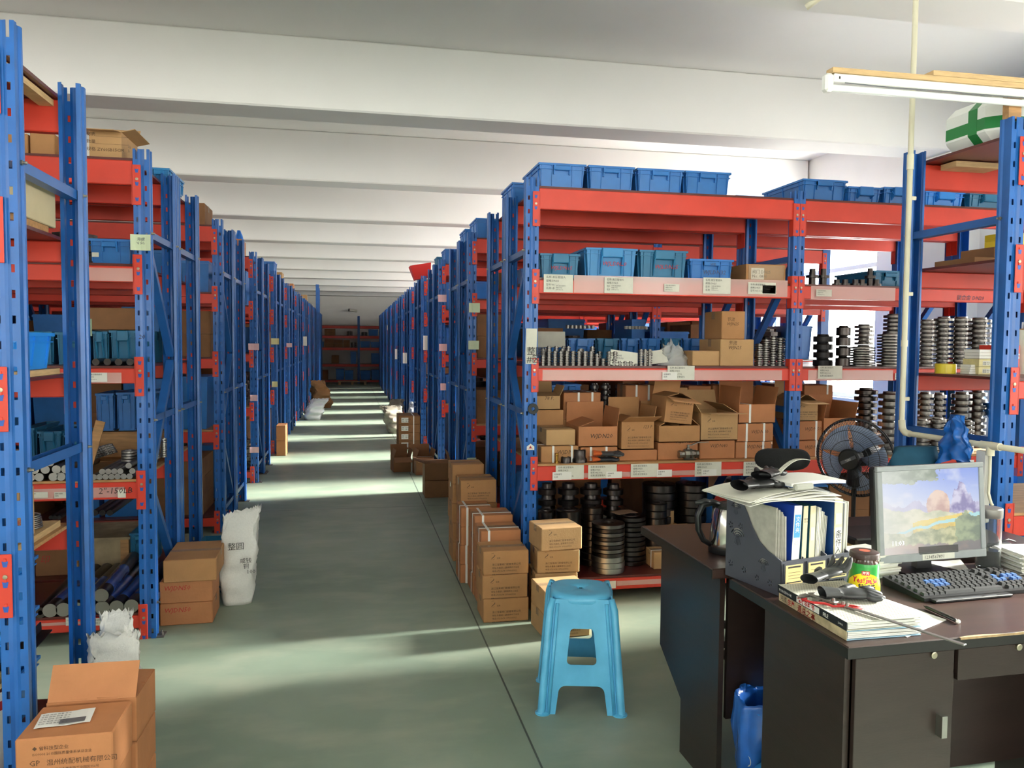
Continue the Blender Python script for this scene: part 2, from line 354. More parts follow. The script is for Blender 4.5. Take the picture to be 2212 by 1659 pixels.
_beam, _brace, _board = {}, {}, {}
def beam_mesh(L, h):
    k = (round(L, 3), h)
    if k not in _beam: _beam[k] = MB().box((0, .003, -h), (L, .045, 0), .004).mesh('beam', RED)
    return _beam[k]
LUG = mat('blue_lug', (42, 84, 170), .4)
def bracket_mesh():
    b = MB(); b.box((0, -.0045, 0), (.042, -.0005, .195), .002); b.box((.0385, -.0045, 0), (.043, .044, .195))
    b.cur = 1
    for z in (.030, .105, .168):
        b.quad((.0125, -.0052, z-.012), (.0235, -.0052, z-.012), (.027, -.0052, z+.006), (.009, -.0052, z+.006))
    b.cur = 0
    for z in (.030, .105, .168): b.box((.014, -.0075, z+.005), (.022, -.004, z+.014))
    b.cur = 2; M_ = b.T; b.T = Matrix.Translation((.018, -.004, .126)) @ Matrix.Rotation(pi/2, 4, 'X'); b.lathe([(.007, 0), (.007, .003), (.0, .0035)], 8); b.T = M_
    return b.mesh('bracket', [RED, LUG, GALV])
BRK = bracket_mesh()
def brace_mesh(dy, dz):
    k = (round(dy, 3), round(dz, 3))
    if k not in _brace:
        b = MB(); a = math.atan2(dz, dy); L = math.hypot(dy, dz); b.T = Matrix.Rotation(a, 4, 'X')
        b.box((-.02, 0, -.017), (.02, L, -.0145)); b.box((-.02, 0, -.0145), (-.0175, L, .017)); b.box((.0175, 0, -.0145), (.02, L, .017)); b.T = None
        _brace[k] = b.mesh('brace', BLUED)
    return _brace[k]
def board_mesh(L, m):
    k = (round(L, 3), m.name)
    if k not in _board: _board[k] = MB().box((0, .012, .001), (L, DEP-.012, .013)).mesh('shelf_board', m)
    return _board[k]
BOLT = MB(); BOLT.T = Matrix.Rotation(pi/2, 4, 'Y'); BOLT.lathe([(.008, -.008), (.008, .0), (.0045, .0), (.0045, .012)], 6); BOLT = BOLT.mesh('bolt', GALV)
RACKS = {}
def rack(side, k, kind, nbay, label, x_start=None, detail=2):
    d = 1 if side == 'R' else -1
    x0 = x_start if x_start is not None else (.9647 if d > 0 else -.9655)
    y0 = (4.3975+2.2654*k if d > 0 else 4.2102+2.2529*k)+(0 if kind == 'A' else BB)
    t = thing('pallet_rack', label, 'rack', (x0, y0, 0)); RACKS[(side, k, kind)] = t
    for i in range(nbay+1):
        xa = d*BAY*i-(0 if d > 0 else PW)
        plain = (detail < 1) or i > (1 if detail > 1 else 0)
        for far in (0, 1):
            u = put('upright', UPP if plain else UP, t, (xa, 0, 0) if not far else (xa+PW, DEP, 0), None if not far else (0, 0, pi))
            if i < 2 and detail > 1: put('foot_plate', FOOT, u)
        xc = xa+PW/2
        hz = (2.03, 1.10, .17)
        for z in hz:
            put('brace', brace_mesh(DEP-.10, 0), t, (xc, .05, z))
            if i == 0 and detail > 1:
                for yy in (.045, DEP-.045): put('bolt', BOLT, t, (xa+(PW if d < 0 else 0), yy, z), (0, 0, 0 if d < 0 else pi))
        if kind == 'A' or i > 0:
            for z1, z2, rev in ((2.0, 1.42, 0), (1.38, .80, 1), (.76, .22, 0)):
                if rev: put('brace', brace_mesh(-(DEP-.12), z2-z1), t, (xc, DEP-.06, z1))
                else: put('brace', brace_mesh(DEP-.12, z2-z1), t, (xc, .06, z1))
    for i in range(nbay):
        xl = min(d*BAY*i, d*BAY*(i+1))+(PW if d > 0 else 0); L = BAY-PW; xr = xl+L
        for li, (z, h) in enumerate(LEV):
            bz = (z-.02 if li == 0 else z+.058)-.195
            for far in (0, 1):
                if far == 0: bo = put('beam', beam_mesh(L, h), t, (xl, 0, z))
                else: bo = put('beam', beam_mesh(L, h), t, (xr, DEP, z), (0, 0, pi))
                if detail < 1 and not (i == 0): continue
                # bracket at either end, lapping over the inner half of the post
                for end in (0, 1):
                    if detail < 2 and (i > 0): continue
                    if end == 0: put('bracket', BRK, bo, (-.0365, 0, bz-z))
                    else: put('bracket', BRK, bo, (L+.0365, 0, bz-z), (0, 0, 0), (-1, 1, 1))
            put('shelf_board', board_mesh(L, BOARD if li in (0, 2) or detail < 2 else (WOOD if li == 3 else BOARD)), t, (xl, 0, z))
    return t
def rowname(k): return ['nearest', 'first', 'second', 'third', 'fourth', 'fifth', 'sixth', 'seventh', 'eighth', 'ninth', 'tenth', 'eleventh', 'twelfth', 'thirteenth'][k+1]
for k in range(-1, 11):
    for kind in 'AB':
        if k == -1 and kind == 'A': continue
        face = 'front' if kind == 'A' else 'rear'
        if k == -1: lb = 'blue steel pallet rack with red beams beside the desk, white conduit clamped along it'
        else: lb = 'blue and red pallet rack, %s half of the %s double row, desk side' % (face, rowname(k))
        rack('R', k, kind, 1 if k == -1 else 2, lb, 2.62 if k == -1 else None, 2 if k < 3 else 1 if k < 6 else 0)
for k in range(-1, 11):
    for kind in 'AB':
        if k == -1 and kind == 'A': continue
        face = 'front' if kind == 'A' else 'rear'
        if k == -1: lb = 'closest blue pallet rack opposite the desk, only its end frame and far beams in view'
        else: lb = 'blue and red pallet rack, %s half of the %s double row across the aisle' % (face, rowname(k))
        rack('L', k, kind, 2 if k < 3 else 1, lb, None, 2 if k < 3 else 1 if k < 6 else 0)
# racks standing across the far end of the aisle
def far_rack(x, idx, y=29.2):
    t = thing('pallet_rack', 'dark pallet rack across the far end of the aisle, %s from the window side' % ORD[idx], 'rack', (x, y, 0))
    for i in range(2):
        for far in (0, 1): put('upright', UPP, t, (i*BAY, 0, 0) if not far else (i*BAY+PW, DEP, 0), None if not far else (0, 0, pi))
    for z, h in ((2.08, .09), (1.72, .09), (1.29, .09), (.7, .09), (.12, .07)):
        put('beam', beam_mesh(BAY-PW, h), t, (PW, 0, z)); put('beam', beam_mesh(BAY-PW, h), t, (BAY, DEP, z), (0, 0, pi)); put('shelf_board', board_mesh(BAY-PW, BOARD), t, (PW, 0, z))
for i, x in enumerate((1.9, .24, -1.42, -3.08)): far_rack(x, i+1)
t = thing('tall_rack_frame', 'tall blue rack frame rising above its neighbours near the end of the aisle', 'rack', (-.99, 23.66, 0))
for y in (0, .6):
    b = MB(); b.box((0, y, 0), (.09, y+.07, 3.15-.12*y)); part('upright', b, BLUE, t)
for z in (.5, 1.6, 2.7): put('brace', brace_mesh(.55, 0), t, (.045, .06, z))
# ------------------------------------------------------------------ builders for the goods
COMPANY = ['浙江宝莱阀门配套有限公司', '地址:永嘉县上塘镇黄屿工业区', '电话:67215678 13706665022', '邮箱:67215678 http://www.chinabaolai.com']
_LOGO = {}
def logo_mesh(w_):
    k = round(w_, 3)
    if k not in _LOGO:
        b = MB(); u = w_
        def leaf(p, th):
            n = len(p); L = [(x*u+th*u*math.sin(pi*i/(n-1)), y*u) for i, (x, y) in enumerate(p)]; R_ = [(x*u-th*u*math.sin(pi*i/(n-1)), y*u) for i, (x, y) in enumerate(p)]
            for i in range(n-1): b.quad((R_[i][0], 0, R_[i][1]), (L[i][0], 0, L[i][1]), (L[i+1][0], 0, L[i+1][1]), (R_[i+1][0], 0, R_[i+1][1]))
        leaf([(0, 0), (.06, .1), (.18, .22), (.34, .34), (.42, .46), (.36, .58)], .05)
        leaf([(.02, .62), (.1, .72), (.22, .74), (.3, .66)], .04)
        leaf([(.05, .0), (.16, -.03), (.3, .02), (.42, .08)], .03)
        _LOGO[k] = b.mesh('logo', INK)
    return _LOGO[k]
def band_mesh(w_, d, h):                        # strap ring around a carton, in its plane x = 0
    t = .0016; b = MB(); a = w_/2
    b.box((-a, -t, -t*0), (a, 0, h+t)); b.box((-a, d, 0), (a, d+t, h+t)); b.box((-a, 0, h), (a, d, h+t)); return b
def carton(label, w_, d, h, loc, rz=0, m=None, opened=None, prt=None, hand=None, straps=(), group=None, tape=True, side_note=None, ink=None, cross=False, cards=0, name='carton', tilt=None):
    """closed or open cardboard box; origin at the middle of its front foot, front towards -Y. opened: {side: degrees}, 0 upright, 90 out flat, negative inwards"""
    m = m or CARD; t = thing(name, label, 'box', loc, rz, group, tilt)
    b = MB(); x = w_/2; k = .0035
    if not opened:
        b.box((-x, 0, 0), (x, d, h), .004); part('body', b, m, t)
        if tape:
            q = MB(); q.box((-x*.98, d/2-.022, h), (x*.98, d/2+.022, h+.0006)); q.box((-x-.0006, d/2-.022, h*.72), (-x, d/2+.022, h)); q.box((x, d/2-.022, h*.72), (x+.0006, d/2+.022, h)); part('tape', q, TAPE, t)
            q = MB(); q.box((-x*.985, d/2-.0012, h), (x*.985, d/2+.0012, h+.0009)); part('flap_seam', q, CARD4, t)
    else:
        b.box((-x, 0, 0), (x, d, k)); b.box((-x, 0, 0), (x, k, h)); b.box((-x, d-k, 0), (x, d, h)); b.box((-x, k, 0), (-x+k, d-k, h)); b.box((x-k, k, 0), (x, d-k, h)); part('body', b, m, t)
        for s, a in opened.items():
            L = (w_ if s in 'fb' else d)-.004; D = min(d/2, .13) if s in 'fb' else min(w_*.45, .11); q = MB(); q.box((-L/2, -.0015, 0), (L/2, .0015, D)); a = math.radians(a)
            f = part('flap', q, m, t)
            f.location, f.rotation_euler = {'f': ((0, .0018, h), (a, 0, 0)), 'b': ((0, d-.0018, h), (-a, 0, 0)), 'l': ((-x+.0018, d/2, h), (0, -a, pi/2)), 'r': ((x-.0018, d/2, h), (0, a, pi/2))}[s]
            if s in 'lr': f.rotation_euler = (0, 0, 0); f.matrix_local = Matrix.Translation(f.location) @ Matrix.Rotation(-a if s == 'l' else a, 4, 'Y') @ Matrix.Rotation(pi/2, 4, 'Z')
    for u in straps:
        p = part('strap', band_mesh(.013, d, h), STRAP, t, loc=(u*w_, 0, 0))
    if cross:
        q = MB(); q.box((-x-.0016, d*.3, 0), (-x, d*.3+.012, h)); q.box((x, d*.3, 0), (x+.0016, d*.3+.012, h)); q.box((-x-.0016, d*.3, h), (x+.0016, d*.3+.012, h+.0016)); part('strap', q, STRAP, t)
    ink = ink or INK
    if prt:
        s = w_*.053*prt; z = h*.40
        put('logo', logo_mesh(w_*.19*prt), t, (-x*.66, -.0009, h*.66))
        text('宝莱', s*.75, ink, t, (-x*.66+w_*.12*prt, -.0009, h*.68))
        for i, l in enumerate(COMPANY): text(l, s*(1, .86, .86, .62)[i], ink, t, (-x*.62, -.0009, z-i*s*1.32))
    if hand: text(hand[0], hand[1], hand[4] if len(hand) > 4 else INKB, t, (hand[2], -.001, hand[3]), shear=.2, name='handwriting')
    for i in range(cards):                      # glued paper label with two printed lines
        q = MB(); q.box((-x*.75, -.0012, h*.2), (-x*.1, 0, h*.8)); c_ = part('label_card', q, PAPER, t)
        text('阀门 DN25\nNo. 0816', h*.22, INK, c_, (-x*.7, -.0018, h*.52))
    return t
def cpx(label, x0, x1, ytop, Y, z0, d, **kw):   # carton whose front face fills those columns of the photograph at distance Y
    yb = None; ym = ytop
    a = aY(x0, ytop, Y); b = aY(x1, ytop, Y); h = (a.z+b.z)/2-z0
    return carton(label, abs(b.x-a.x), d, h, ((a.x+b.x)/2, Y, z0), **kw)
_CR = {}
def crate_meshes(w_, d, h, m, style):
    k = (round(w_, 2), round(d, 2), round(h, 2), m.name, style)
    if k in _CR: return _CR[k]
    t = .004; kx, ky = .93, .94; x, y = w_/2, d/2
    body = MB()
    def ring(z, sh): f = (z/h); a = x*(kx+(1-kx)*f)-sh-.008; c = y*(ky+(1-ky)*f)-sh-.008; return [(-a, -c+y, z), (a, -c+y, z), (a, c+y, z), (-a, c+y, z)]
    o0, o1, i0, i1 = ring(0, 0), ring(h, 0), ring(.006, t), ring(h, t)
    body._a(o0+o1+i1+i0, [(3, 2, 1, 0)]+[(i, (i+1) % 4, 4+(i+1) % 4, 4+i) for i in range(4)]+[(4+i, 4+(i+1) % 4, 8+(i+1) % 4, 8+i) for i in range(4)]+[(8+i, 8+(i+1) % 4, 12+(i+1) % 4, 12+i) for i in range(4)]+[(12, 13, 14, 15)])
    rim = MB(); r0 = h-.030; rib = body
    for z0, z1, e_ in ((h-.012, h, .0), (r0-.004, r0, .004)):
        rim.box((-x+e_, e_, z0), (x-e_, .010, z1)).box((-x+e_, d-.010, z0), (x-e_, d-e_, z1)).box((-x+e_, .010, z0), (-x+.010, d-.010, z1)).box((x-.010, .010, z0), (x-e_, d-.010, z1))
    def fy(z): return y-(y*(ky+(1-ky)*z/h)-.008)            # front face depth at height z
    us = (-.86, -.42, .42, .86) if style == 'tote' else (-.80, -.5, .5, .80)
    for u in us:
        for s in (0, 1):
            q = [(u*x-.002, fy(.012), .012), (u*x+.002, fy(.012), .012), (u*x+.002, fy(h-.012), h-.012), (u*x-.002, fy(h-.012), h-.012)]
            if s: q = [(a, d-b, c) for a, b, c in q][::-1]
            rib.hexa(q, (0, -.006 if not s else .006, 0))
    for v in (.12, .5, .88):
        for s in (-1, 1):
            X = lambda z: s*(x*(kx+(1-kx)*z/h)-.008)
            rib.hexa([(X(.012), v*d-.002, .012), (X(.012), v*d+.002, .012), (X(h-.012), v*d+.002, h-.012), (X(h-.012), v*d-.002, h-.012)], (s*.006, 0, 0))
    rib.box((-x*kx*.95, .012+y*(1-ky), 0), (-x*.5, .02+y*(1-ky), .006)).box((x*.5, .012+y*(1-ky), 0), (x*kx*.95, .02+y*(1-ky), .006))
    hds = []
    for s in (0, 1):
        hd = MB(); hds.append(hd)
        Y = 0 if not s else d
        f = (lambda yy: yy) if not s else (lambda yy: d-yy)
        if style == 'tote':                     # folded grip strip under the rim with two gussets
            hd.box((-x*.38, f(-.012), h-.040), (x*.30, f(.010), h-.014), .003)
            for u in (-.38, .27): hd.hexa([(u*x, f(0), h-.062), (u*x, f(-.014), h-.012), (u*x, f(.01), h-.012), (u*x, f(.012), h-.062)], (.008, 0, 0))
        else:                                   # wide sloping grip on two long legs
            hd.box((-x*.40, f(-.018), h-.055), (x*.40, f(.010), h), .004)
            for u in (-.40, .40): hd.hexa([(u*x-.004, f(.014), .03), (u*x-.004, f(-.018), h-.05), (u*x-.004, f(.01), h-.02), (u*x-.004, f(.018), .03)], (.008, 0, 0))
    _CR[k] = (body.mesh('body', m), rim.mesh('rim', m), hds[0].mesh('handle', m), hds[1].mesh('handle', m)); return _CR[k]
def crate(label, w_, d, h, loc, rz=0, m=None, style='tote', hand=None, group=None, tilt=None):
    t = thing('plastic_crate', label, 'crate', loc, rz, group, tilt); a = crate_meshes(w_, d, h, m or CBLUE, style)
    for n_, me in zip(('body', 'rim', 'handle', 'handle'), a): put(n_, me, t)
    if hand:
        for s, size, x, z, c in hand: text(s, size, c, t, (x, -.004 if z < h-.05 else -.016, z), shear=.2, name='handwriting')
    return t
def crpx(label, x0, x1, ytop, Y, z0, d, **kw):
    a, b = aY(x0, ytop, Y), aY(x1, ytop, Y)
    return crate(label, abs(b.x-a.x), d, (a.z+b.z)/2-z0, ((a.x+b.x)/2, Y, z0), **kw)
_FL = {}
def flange_mesh(r, t, hub, m, n=22):
    k = (round(r, 4), round(t, 4), round(hub, 4), m.name, n)
    if k not in _FL:
        c = t*.08
        p = [(r*.36, 0), (r-c, 0), (r, c), (r, t-c), (r-c, t)]
        p += [(r*.66, t), (r*.60, t+hub*.3), (r*.58, t+hub), (r*.36, t+hub)] if hub > 0 else [(r*.72, t), (r*.71, t*1.03), (r*.36, t*1.03)]
        b = MB(); b.lathe(p, n, closed=True); _FL[k] = b.mesh('flange', m, smooth=35)
    return _FL[k]
def flange_stack(where, n_, x, y, z0, r, t, hub, m=None, seg=22, mix=None, name='steel_flange', what='steel flange'):
    z = z0+.0005
    for i in range(n_):
        if mix: r_, t_, hub_, m_ = mix[i % len(mix)]
        else: r_, t_, hub_, m_ = r, t, hub, m or STEEL
        o = put(name, flange_mesh(r_, t_, hub_, m_, seg), None, (x+random.uniform(-1, 1)*r*.03, y+random.uniform(-1, 1)*r*.03, z), (0, 0, random.uniform(0, 6)))
        tag(o, '%s %s up, stack %s' % (ORD[i+1], what, where), 'flange', 'flanges stacked '+where)
        z += t_+hub_+.0004
    return z
def fspx(where, n_, x0, x1, ytop, Y, z0, hubk=.6, m=None, **kw):  # stack filling those columns; the pitch follows from its height
    a, b = aY(x0, ytop, Y), aY(x1, ytop, Y); h = a.z-z0; p = h/n_; t = p/(1+hubk)
    return flange_stack(where, n_, (a.x+b.x)/2, Y, z0, (b.x-a.x)/2, t, p-t-.0004 if hubk > 0 else 0, m, **kw) if hubk > 0 else flange_stack(where, n_, (a.x+b.x)/2, Y, z0, (b.x-a.x)/2, p/1.03-.0004, 0, m, **kw)
def noise1(*a):
    s = 0
    for i, f in enumerate((1.0, 2.3, 4.9)): s += math.sin(a[0]*f*3.1+i)*math.cos(a[1]*f*2.7+2*i+a[2])*.5/(i+1)
    return s
def sack(label, w_, d, h, loc, rz=0, m=None, lean=(0, 0), topw=1.0, crumple=.02, zig=True, name='woven_sack', cat='sack', marks=None, seed=0, bulge=.12, group=None, slump=0):
    """a filled sack: round foot, flat pinched mouth with a pinked edge"""
    t = thing(name, label, cat, loc, rz, group); nu, nv = 40, 22
    def fn(u, v):
        a = 2*pi*u; c, s = math.cos(a), math.sin(a); e_ = .55
        X = math.copysign(abs(c)**e_, c); Y = math.copysign(abs(s)**e_, s)
        full = (1-v**3)
        kx = (1-.10*(1-min(1, v*6)))*(1+bulge*math.sin(pi*min(1, v*1.3))*full)*(1+(topw-1)*v); ky = full*(1+bulge*math.sin(pi*min(1, v*1.2)))*.98+.035
        n_ = noise1(u*6, v*5, seed)*crumple*min(1, v*5); n2 = noise1(v*7, u*4, seed+3)*crumple*min(1, v*5)
        z = v*h+(.010*(1 if int(u*nu) % 2 else -1) if zig and v > .999 else 0)-slump*v*v*(.5+.5*c)
        return (X*w_/2*kx+n_+lean[0]*v*v, Y*d/2*ky+n2+d/2+lean[1]*v*v, max(0, z))
    b = MB(); b.grid(fn, nu, nv, True); b.f.append(list(range(nu))[::-1]); b.m.append(0); body = part('body', b, m or SACK, t, smooth='all')
    md = body.modifiers.new('thick', 'SOLIDIFY'); md.thickness = .0025
    for s, size, x, z, c in (marks or []): text(s, size, c, t, (x, -.03, z), name='print')
    return t
def note(name, label, x, y, z, w_, h, m, face='y', txt=None, curl=.0, side=-1, parent=None, size=None):
    """a slip of paper taped to a post or beam: a slightly bent sheet with its writing"""
    b = MB(); b.slab(lambda u, v: (-w_/2+u*w_, -curl*(u-.5)**2*4, -h/2+v*h), 5, 3, Vector((0, -.0006, 0)))
    if parent is None: t = single(name, b, m, label, 'note', (x, y, z), 0 if face == 'y' else (pi/2 if side > 0 else -pi/2))
    else: t = put(name, b.mesh(name, m), parent, (x, y, z))
    if txt: text(txt, size or h*.24, PEN, t, (-w_*.4, -.0016, h*.12), shear=.15, name='handwriting')
    return t
def pt(X, k, x, z, kind='A'):                    # a child of a rack, placed by world x, z on its front
    return RACKS[(X, k, kind)]
# ------------------------------------------------------------------ first double row on the desk side: the long open rack
YR = 4.3975; Z5, Z4, Z3, Z2, Z1 = [z+.0135 for z, h in LEV]; RA = RACKS[('R', 0, 'A')]
for i, (a, b_, yt) in enumerate([(1164, 1267, 353), (1271, 1373, 359), (1377, 1479, 365), (1481, 1580, 371)]):
    crpx('blue plastic crate on top of the long rack, %s from the aisle' % ORD[i+1], a, b_, yt, YR+.03, Z5, .44, group='crates along the rack top')
crpx('low blue crate at the back of the rack top before the second post', 1590, 1668, 423, YR+.30, Z5, .26)
crpx('blue crate on the rack top just past the second post', 1735, 1832, 388, YR+.085, Z5, .5)
crpx('blue crate with wide sloping grip on the rack top, before the conduit', 1833, 1907, 404, YR+.06, Z5, .45, style='grip')
crpx('blue crate on the rack top partly hidden behind the conduit post', 1910, 1976, 405, YR+.06, Z5, .45, style='grip')
crpx('bright blue crate with sloping grip on the rack top beyond the conduit post', 2000, 2086, 413, YR+.05, Z5, .4, style='grip', m=CBRIGHT)
crpx('teal crate on the rack top, farthest toward the window', 2095, 2190, 418, YR+.02, Z5, .45, style='grip', m=CTEAL)
# second shelf
crpx('teal crate with red marker writing next to the aisle post, second shelf down', 1167, 1254, 548, YR+.05, Z4, .4, m=CTEAL, style='grip', hand=[('WJLDN15', .03, -.06, .05, INKR)])
crpx('tall blue crate with red marker DN20 on the second shelf down', 1266, 1378, 536, YR+.04, Z4, .45, m=mat('sky_blue_tote', (44, 134, 196), .4, noise=.12, nscale=11), style='grip', hand=[('WJLDN20', .034, -.06, .08, INKR)])
crpx('tall teal crate with red marker DN25 on the second shelf down', 1382, 1487, 541, YR+.04, Z4, .45, m=CTEAL, style='grip', hand=[('WJLDN25', .034, -.06, .07, INKR)])
crpx('small blue crate with dark marker DN32 beside the wrapped carton', 1490, 1586, 560, YR+.03, Z4, .35, hand=[('WJLDN32', .034, -.06, .045, PEN), ('WJL', .022, -.02, .095, PEN)])
t = cpx('film-wrapped carton at the far end of the second shelf, by the middle post', 1612, 1698, 571, YR+.05, Z4, .4, m=CARD, cards=1)
b = MB(); b.box((-.117, -.004, .0), (.117, .40, .109)); part('stretch_film', b, TAPE, t)
# third shelf
cpx('small tan carton lowest of the taped cartons on the middle shelf', 1496, 1555, 758, YR+.05, Z3, .28, m=CARD2)
lo = cpx('tan carton marked DN25 with shiny tape under another on the middle shelf', 1557, 1629, 733, YR+.04, Z3, .30, m=CARD2, hand=('节流\nWJN25', .028, -.06, .13))
a = aY(1557, 733, YR+.04)
cpx('brown taped carton standing on the tan one of the middle shelf', 1560, 1610, 672, YR+.06, a.z+.0015, .24, m=CARD, hand=('节流\nWJN25', .026, -.045, .11))
t = single('plastic_bag', MB().grid(lambda u, v: ((.10*(1-.5*v*v)+.035*noise1(u*9, v*4, 1)*(.3+v))*math.cos(2*pi*u), (.07*(1-.5*v)+.03*noise1(u*7, v*5, 2)*(.3+v))*math.sin(2*pi*u), v*.11+.05*v*noise1(u*7, 1, v)+.03*v*(abs(u-.3) < .08)), 44, 12, True), BAGC, 'crumpled clear plastic bag on the middle shelf before the small carton', 'bag', (aY(1455, 795, YR+.12).x, YR+.14, Z3+.001), smooth='all')
def card(label, x0, x1, y0, y1, Y, tilt=.25, rz=0, txt=None, m=None):
    a, b_ = aY(x0, y1, Y), aY(x1, y0, Y); w_, h = abs(b_.x-a.x), b_.z-a.z
    b = MB(); b.slab(lambda u, v: (-w_/2+u*w_, 0, v*h), 3, 3, Vector((0, -.0012, 0)))
    o = single('paper_card', b, m or PAPERO, label, 'card', ((a.x+b_.x)/2, Y, a.z), rot=(-tilt, rz, 0))
    if txt: text(txt, h*.2, PEN, o, (-w_*.42, -.002, h*.62), shear=.1, name='handwriting')
    return o
card('grey sheet propped behind the flange stacks beside the aisle post', 1162, 1222, 716, 750, YR+.22, .15, m=mat('grey_card', (170, 166, 156), .8, noise=.2, nscale=8))
card('white stock card leaning on the small flanges of the middle shelf', 1318, 1378, 757, 791, YR+.02, .3, .12, 'Bonnet\n3/4 1500', PAPERO)
card('white card stuck under the clear plastic bag', 1395, 1445, 752, 785, YR+.08, .6, -.1, '3/4 1.5')
small = MB()
for i, x in enumerate(range(1172, 1330, 13)):
    for row in range(2 if i % 3 else 3):
        c = aY(x+row*3, 790, YR+.04+row*.055); nn = random.choice((6, 7, 8)) if i < 9 else random.choice((3, 5, 6))
        for q in range(nn): small.lathe([(.006, 0), (.0145, 0), (.0155, .001), (.0155, .007), (.0145, .008), (.009, .008), (.009, .0135), (.006, .0135)], 12, (c.x, c.y, Z3+q*.0142))
for x, n_ in ((1326, 3), (1338, 2), (1350, 2), (1362, 2), (1373, 1), (1384, 7), (1393, 7), (1403, 7)):
    c = aY(x, 790, YR+.03)
    for q in range(n_): small.lathe([(.006, 0), (.0145, 0), (.0155, .001), (.0155, .007), (.0145, .008), (.009, .008), (.009, .0135), (.006, .0135)], 12, (c.x, c.y, Z3+q*.0142))
o = put('small_flanges', small.mesh('small_flanges', STEEL, 35)); o['kind'] = 'stuff'
for x, yt, n_ in ((1640, 742, 10), (1655, 732, 12), (1671, 727, 12), (1686, 729, 12)):
    fspx('of small flanges against the middle post, %s from it' % {1640: 'fourth', 1655: 'third', 1671: 'second', 1686: 'first'}[x], n_, x-9, x+9, yt, YR+.13, Z3, .7, seg=14)
# second bay, middle shelf: forged blanks, rings and flanges
fspx('of black forged blanks just past the middle post', 4, 1760, 1797, 722, YR+.16, Z3, .35, BLACKST, what='black forged blank', name='forged_blank')
fspx('of thick ring blanks beside the black forgings', 4, 1809, 1836, 703, YR+.07, Z3, .22, STEELD, what='thick ring blank', name='ring_blank')
fspx('short and broad, in front on the middle shelf', 8, 1836, 1886, 748, YR+.08, Z3, .55)
fspx('tall and slim, behind the short broad one', 10, 1850, 1884, 700, YR+.30, Z3, .7)
fspx('tall, beside the conduit post on the middle shelf', 11, 1900, 1941, 720, YR+.07, Z3, .55)
fspx('tallest behind the conduit post on the middle shelf', 13, 1912, 1948, 678, YR+.32, Z3, .6)
for i, (x0, x1, yt, n_) in enumerate([(1986, 2020, 690, 11), (2021, 2056, 684, 11), (2058, 2094, 684, 11), (2096, 2136, 686, 10)]):
    fspx('behind the conduit on the middle shelf, %s along' % ORD[i+1], n_, x0, x1, yt, YR+.10, Z3, .75)
# fourth shelf, first bay: cartons
c1 = cpx('strapped carton marked DN15 nearest the aisle post', 1169, 1250, 964, YR+.05, Z2, .28, hand=('WJDN15', .034, -.02, .05), straps=(-.18, .32), cross=True)
a = aY(1169, 964, YR+.05).z+.002
cpx('plain tan carton on the DN15 carton beside the aisle post', 1180, 1243, 928, YR+.06, a, .26, m=CARD2)
cpx('brown carton standing behind the tan one by the aisle post', 1155, 1218, 886, YR+.33, Z2, .22, tape=False)
z_ = aY(1155, 886, YR+.33).z+.002
cpx('upper tan carton with pencilled count behind the aisle post', 1156, 1210, 856, YR+.34, z_, .2, m=CARD2, hand=('78 P,', .03, -.02, .06), opened={'b': 10, 'f': -80, 'l': 10, 'r': 25})
cpx('strapped carton standing high at the back beside the aisle post', 1218, 1298, 848, YR+.37, Z2+.19, .24, m=CARD3, straps=(-.1, .27))
cpx('carton underneath the strapped carton at the back of the shelf', 1215, 1300, 905, YR+.36, Z2, .26, m=CARD)
c2 = cpx('strapped carton under the open DN20 carton', 1254, 1334, 966, YR+.06, Z2, .28, m=CARD3, straps=(-.22, .2), hand=('WJDN20', .03, -.03, .03))
a = aY(1254, 966, YR+.06).z+.002
cpx('open carton marked DN20 with raised flaps on the fourth shelf', 1250, 1334, 922, YR+.06, a, .28, m=CARD3, opened={'b': -5, 'l': -70, 'r': 8, 'f': -120}, hand=('WJDN20', .036, -.05, .05, INK))
cpx('wide low carton under the tall printed carton', 1338, 1420, 972, YR+.06, Z2, .28, m=CARD3, tape=False)
a = aY(1338, 972, YR+.06).z+.002
cpx('tall printed carton with open lid and pencilled 123', 1343, 1413, 911, YR+.06, a, .26, m=CARD, opened={'b': 0, 'l': -75, 'r': 10, 'f': 72}, prt=1.15, hand=('123 P,', .026, .03, .125))
cpx('carton marked DN32 behind the ball valve', 1422, 1508, 956, YR+.06, Z2, .28, m=CARD3, hand=('WJDN32', .03, -.02, .10), tape=False)
a = aY(1422, 956, YR+.06).z+.002
cpx('squashed open-topped carton on the DN32 carton', 1424, 1512, 920, YR+.05, a, .30, m=CARD, opened={'b': 8, 'l': -60, 'r': -50, 'f': -100})
a2 = aY(1424, 920, YR+.05).z
carton('tilted printed carton with pencilled 118 leaning on top of the squashed one', .175, .24, .155, (aY(1463, 925, YR+.05).x, YR+.045, a2+.012), m=CARD, prt=1.1, hand=('118 P,', .026, .02, .118), tilt=(0, math.radians(6), 0), opened={'f': 100, 'b': -10, 'l': -70, 'r': -70})
cpx('pale carton standing upright behind the tilted printed one', 1425, 1485, 838, YR+.36, Z2, .2, m=CARD2, opened={'b': 0, 'f': -100})
cpx('carton marked DN40 in pencil under the printed one with open top', 1512, 1588, 952, YR+.06, Z2, .28, m=CARD3, hand=('WJDN40', .03, -.05, .07), tape=False)
a = aY(1512, 952, YR+.06).z+.002
cpx('printed tan carton with torn open top, middle of the fourth shelf', 1515, 1594, 892, YR+.055, a, .28, m=CARD2, opened={'f': 88, 'b': 20, 'l': 35, 'r': -60}, prt=1.05)
c5 = cpx('strapped carton marked DN40, lowest of three by the middle post', 1590, 1667, 955, YR+.06, Z2, .28, m=CARD3, straps=(-.22, .26), hand=('WJDN40', .032, -.05, .06))
a = aY(1590, 955, YR+.06).z+.002
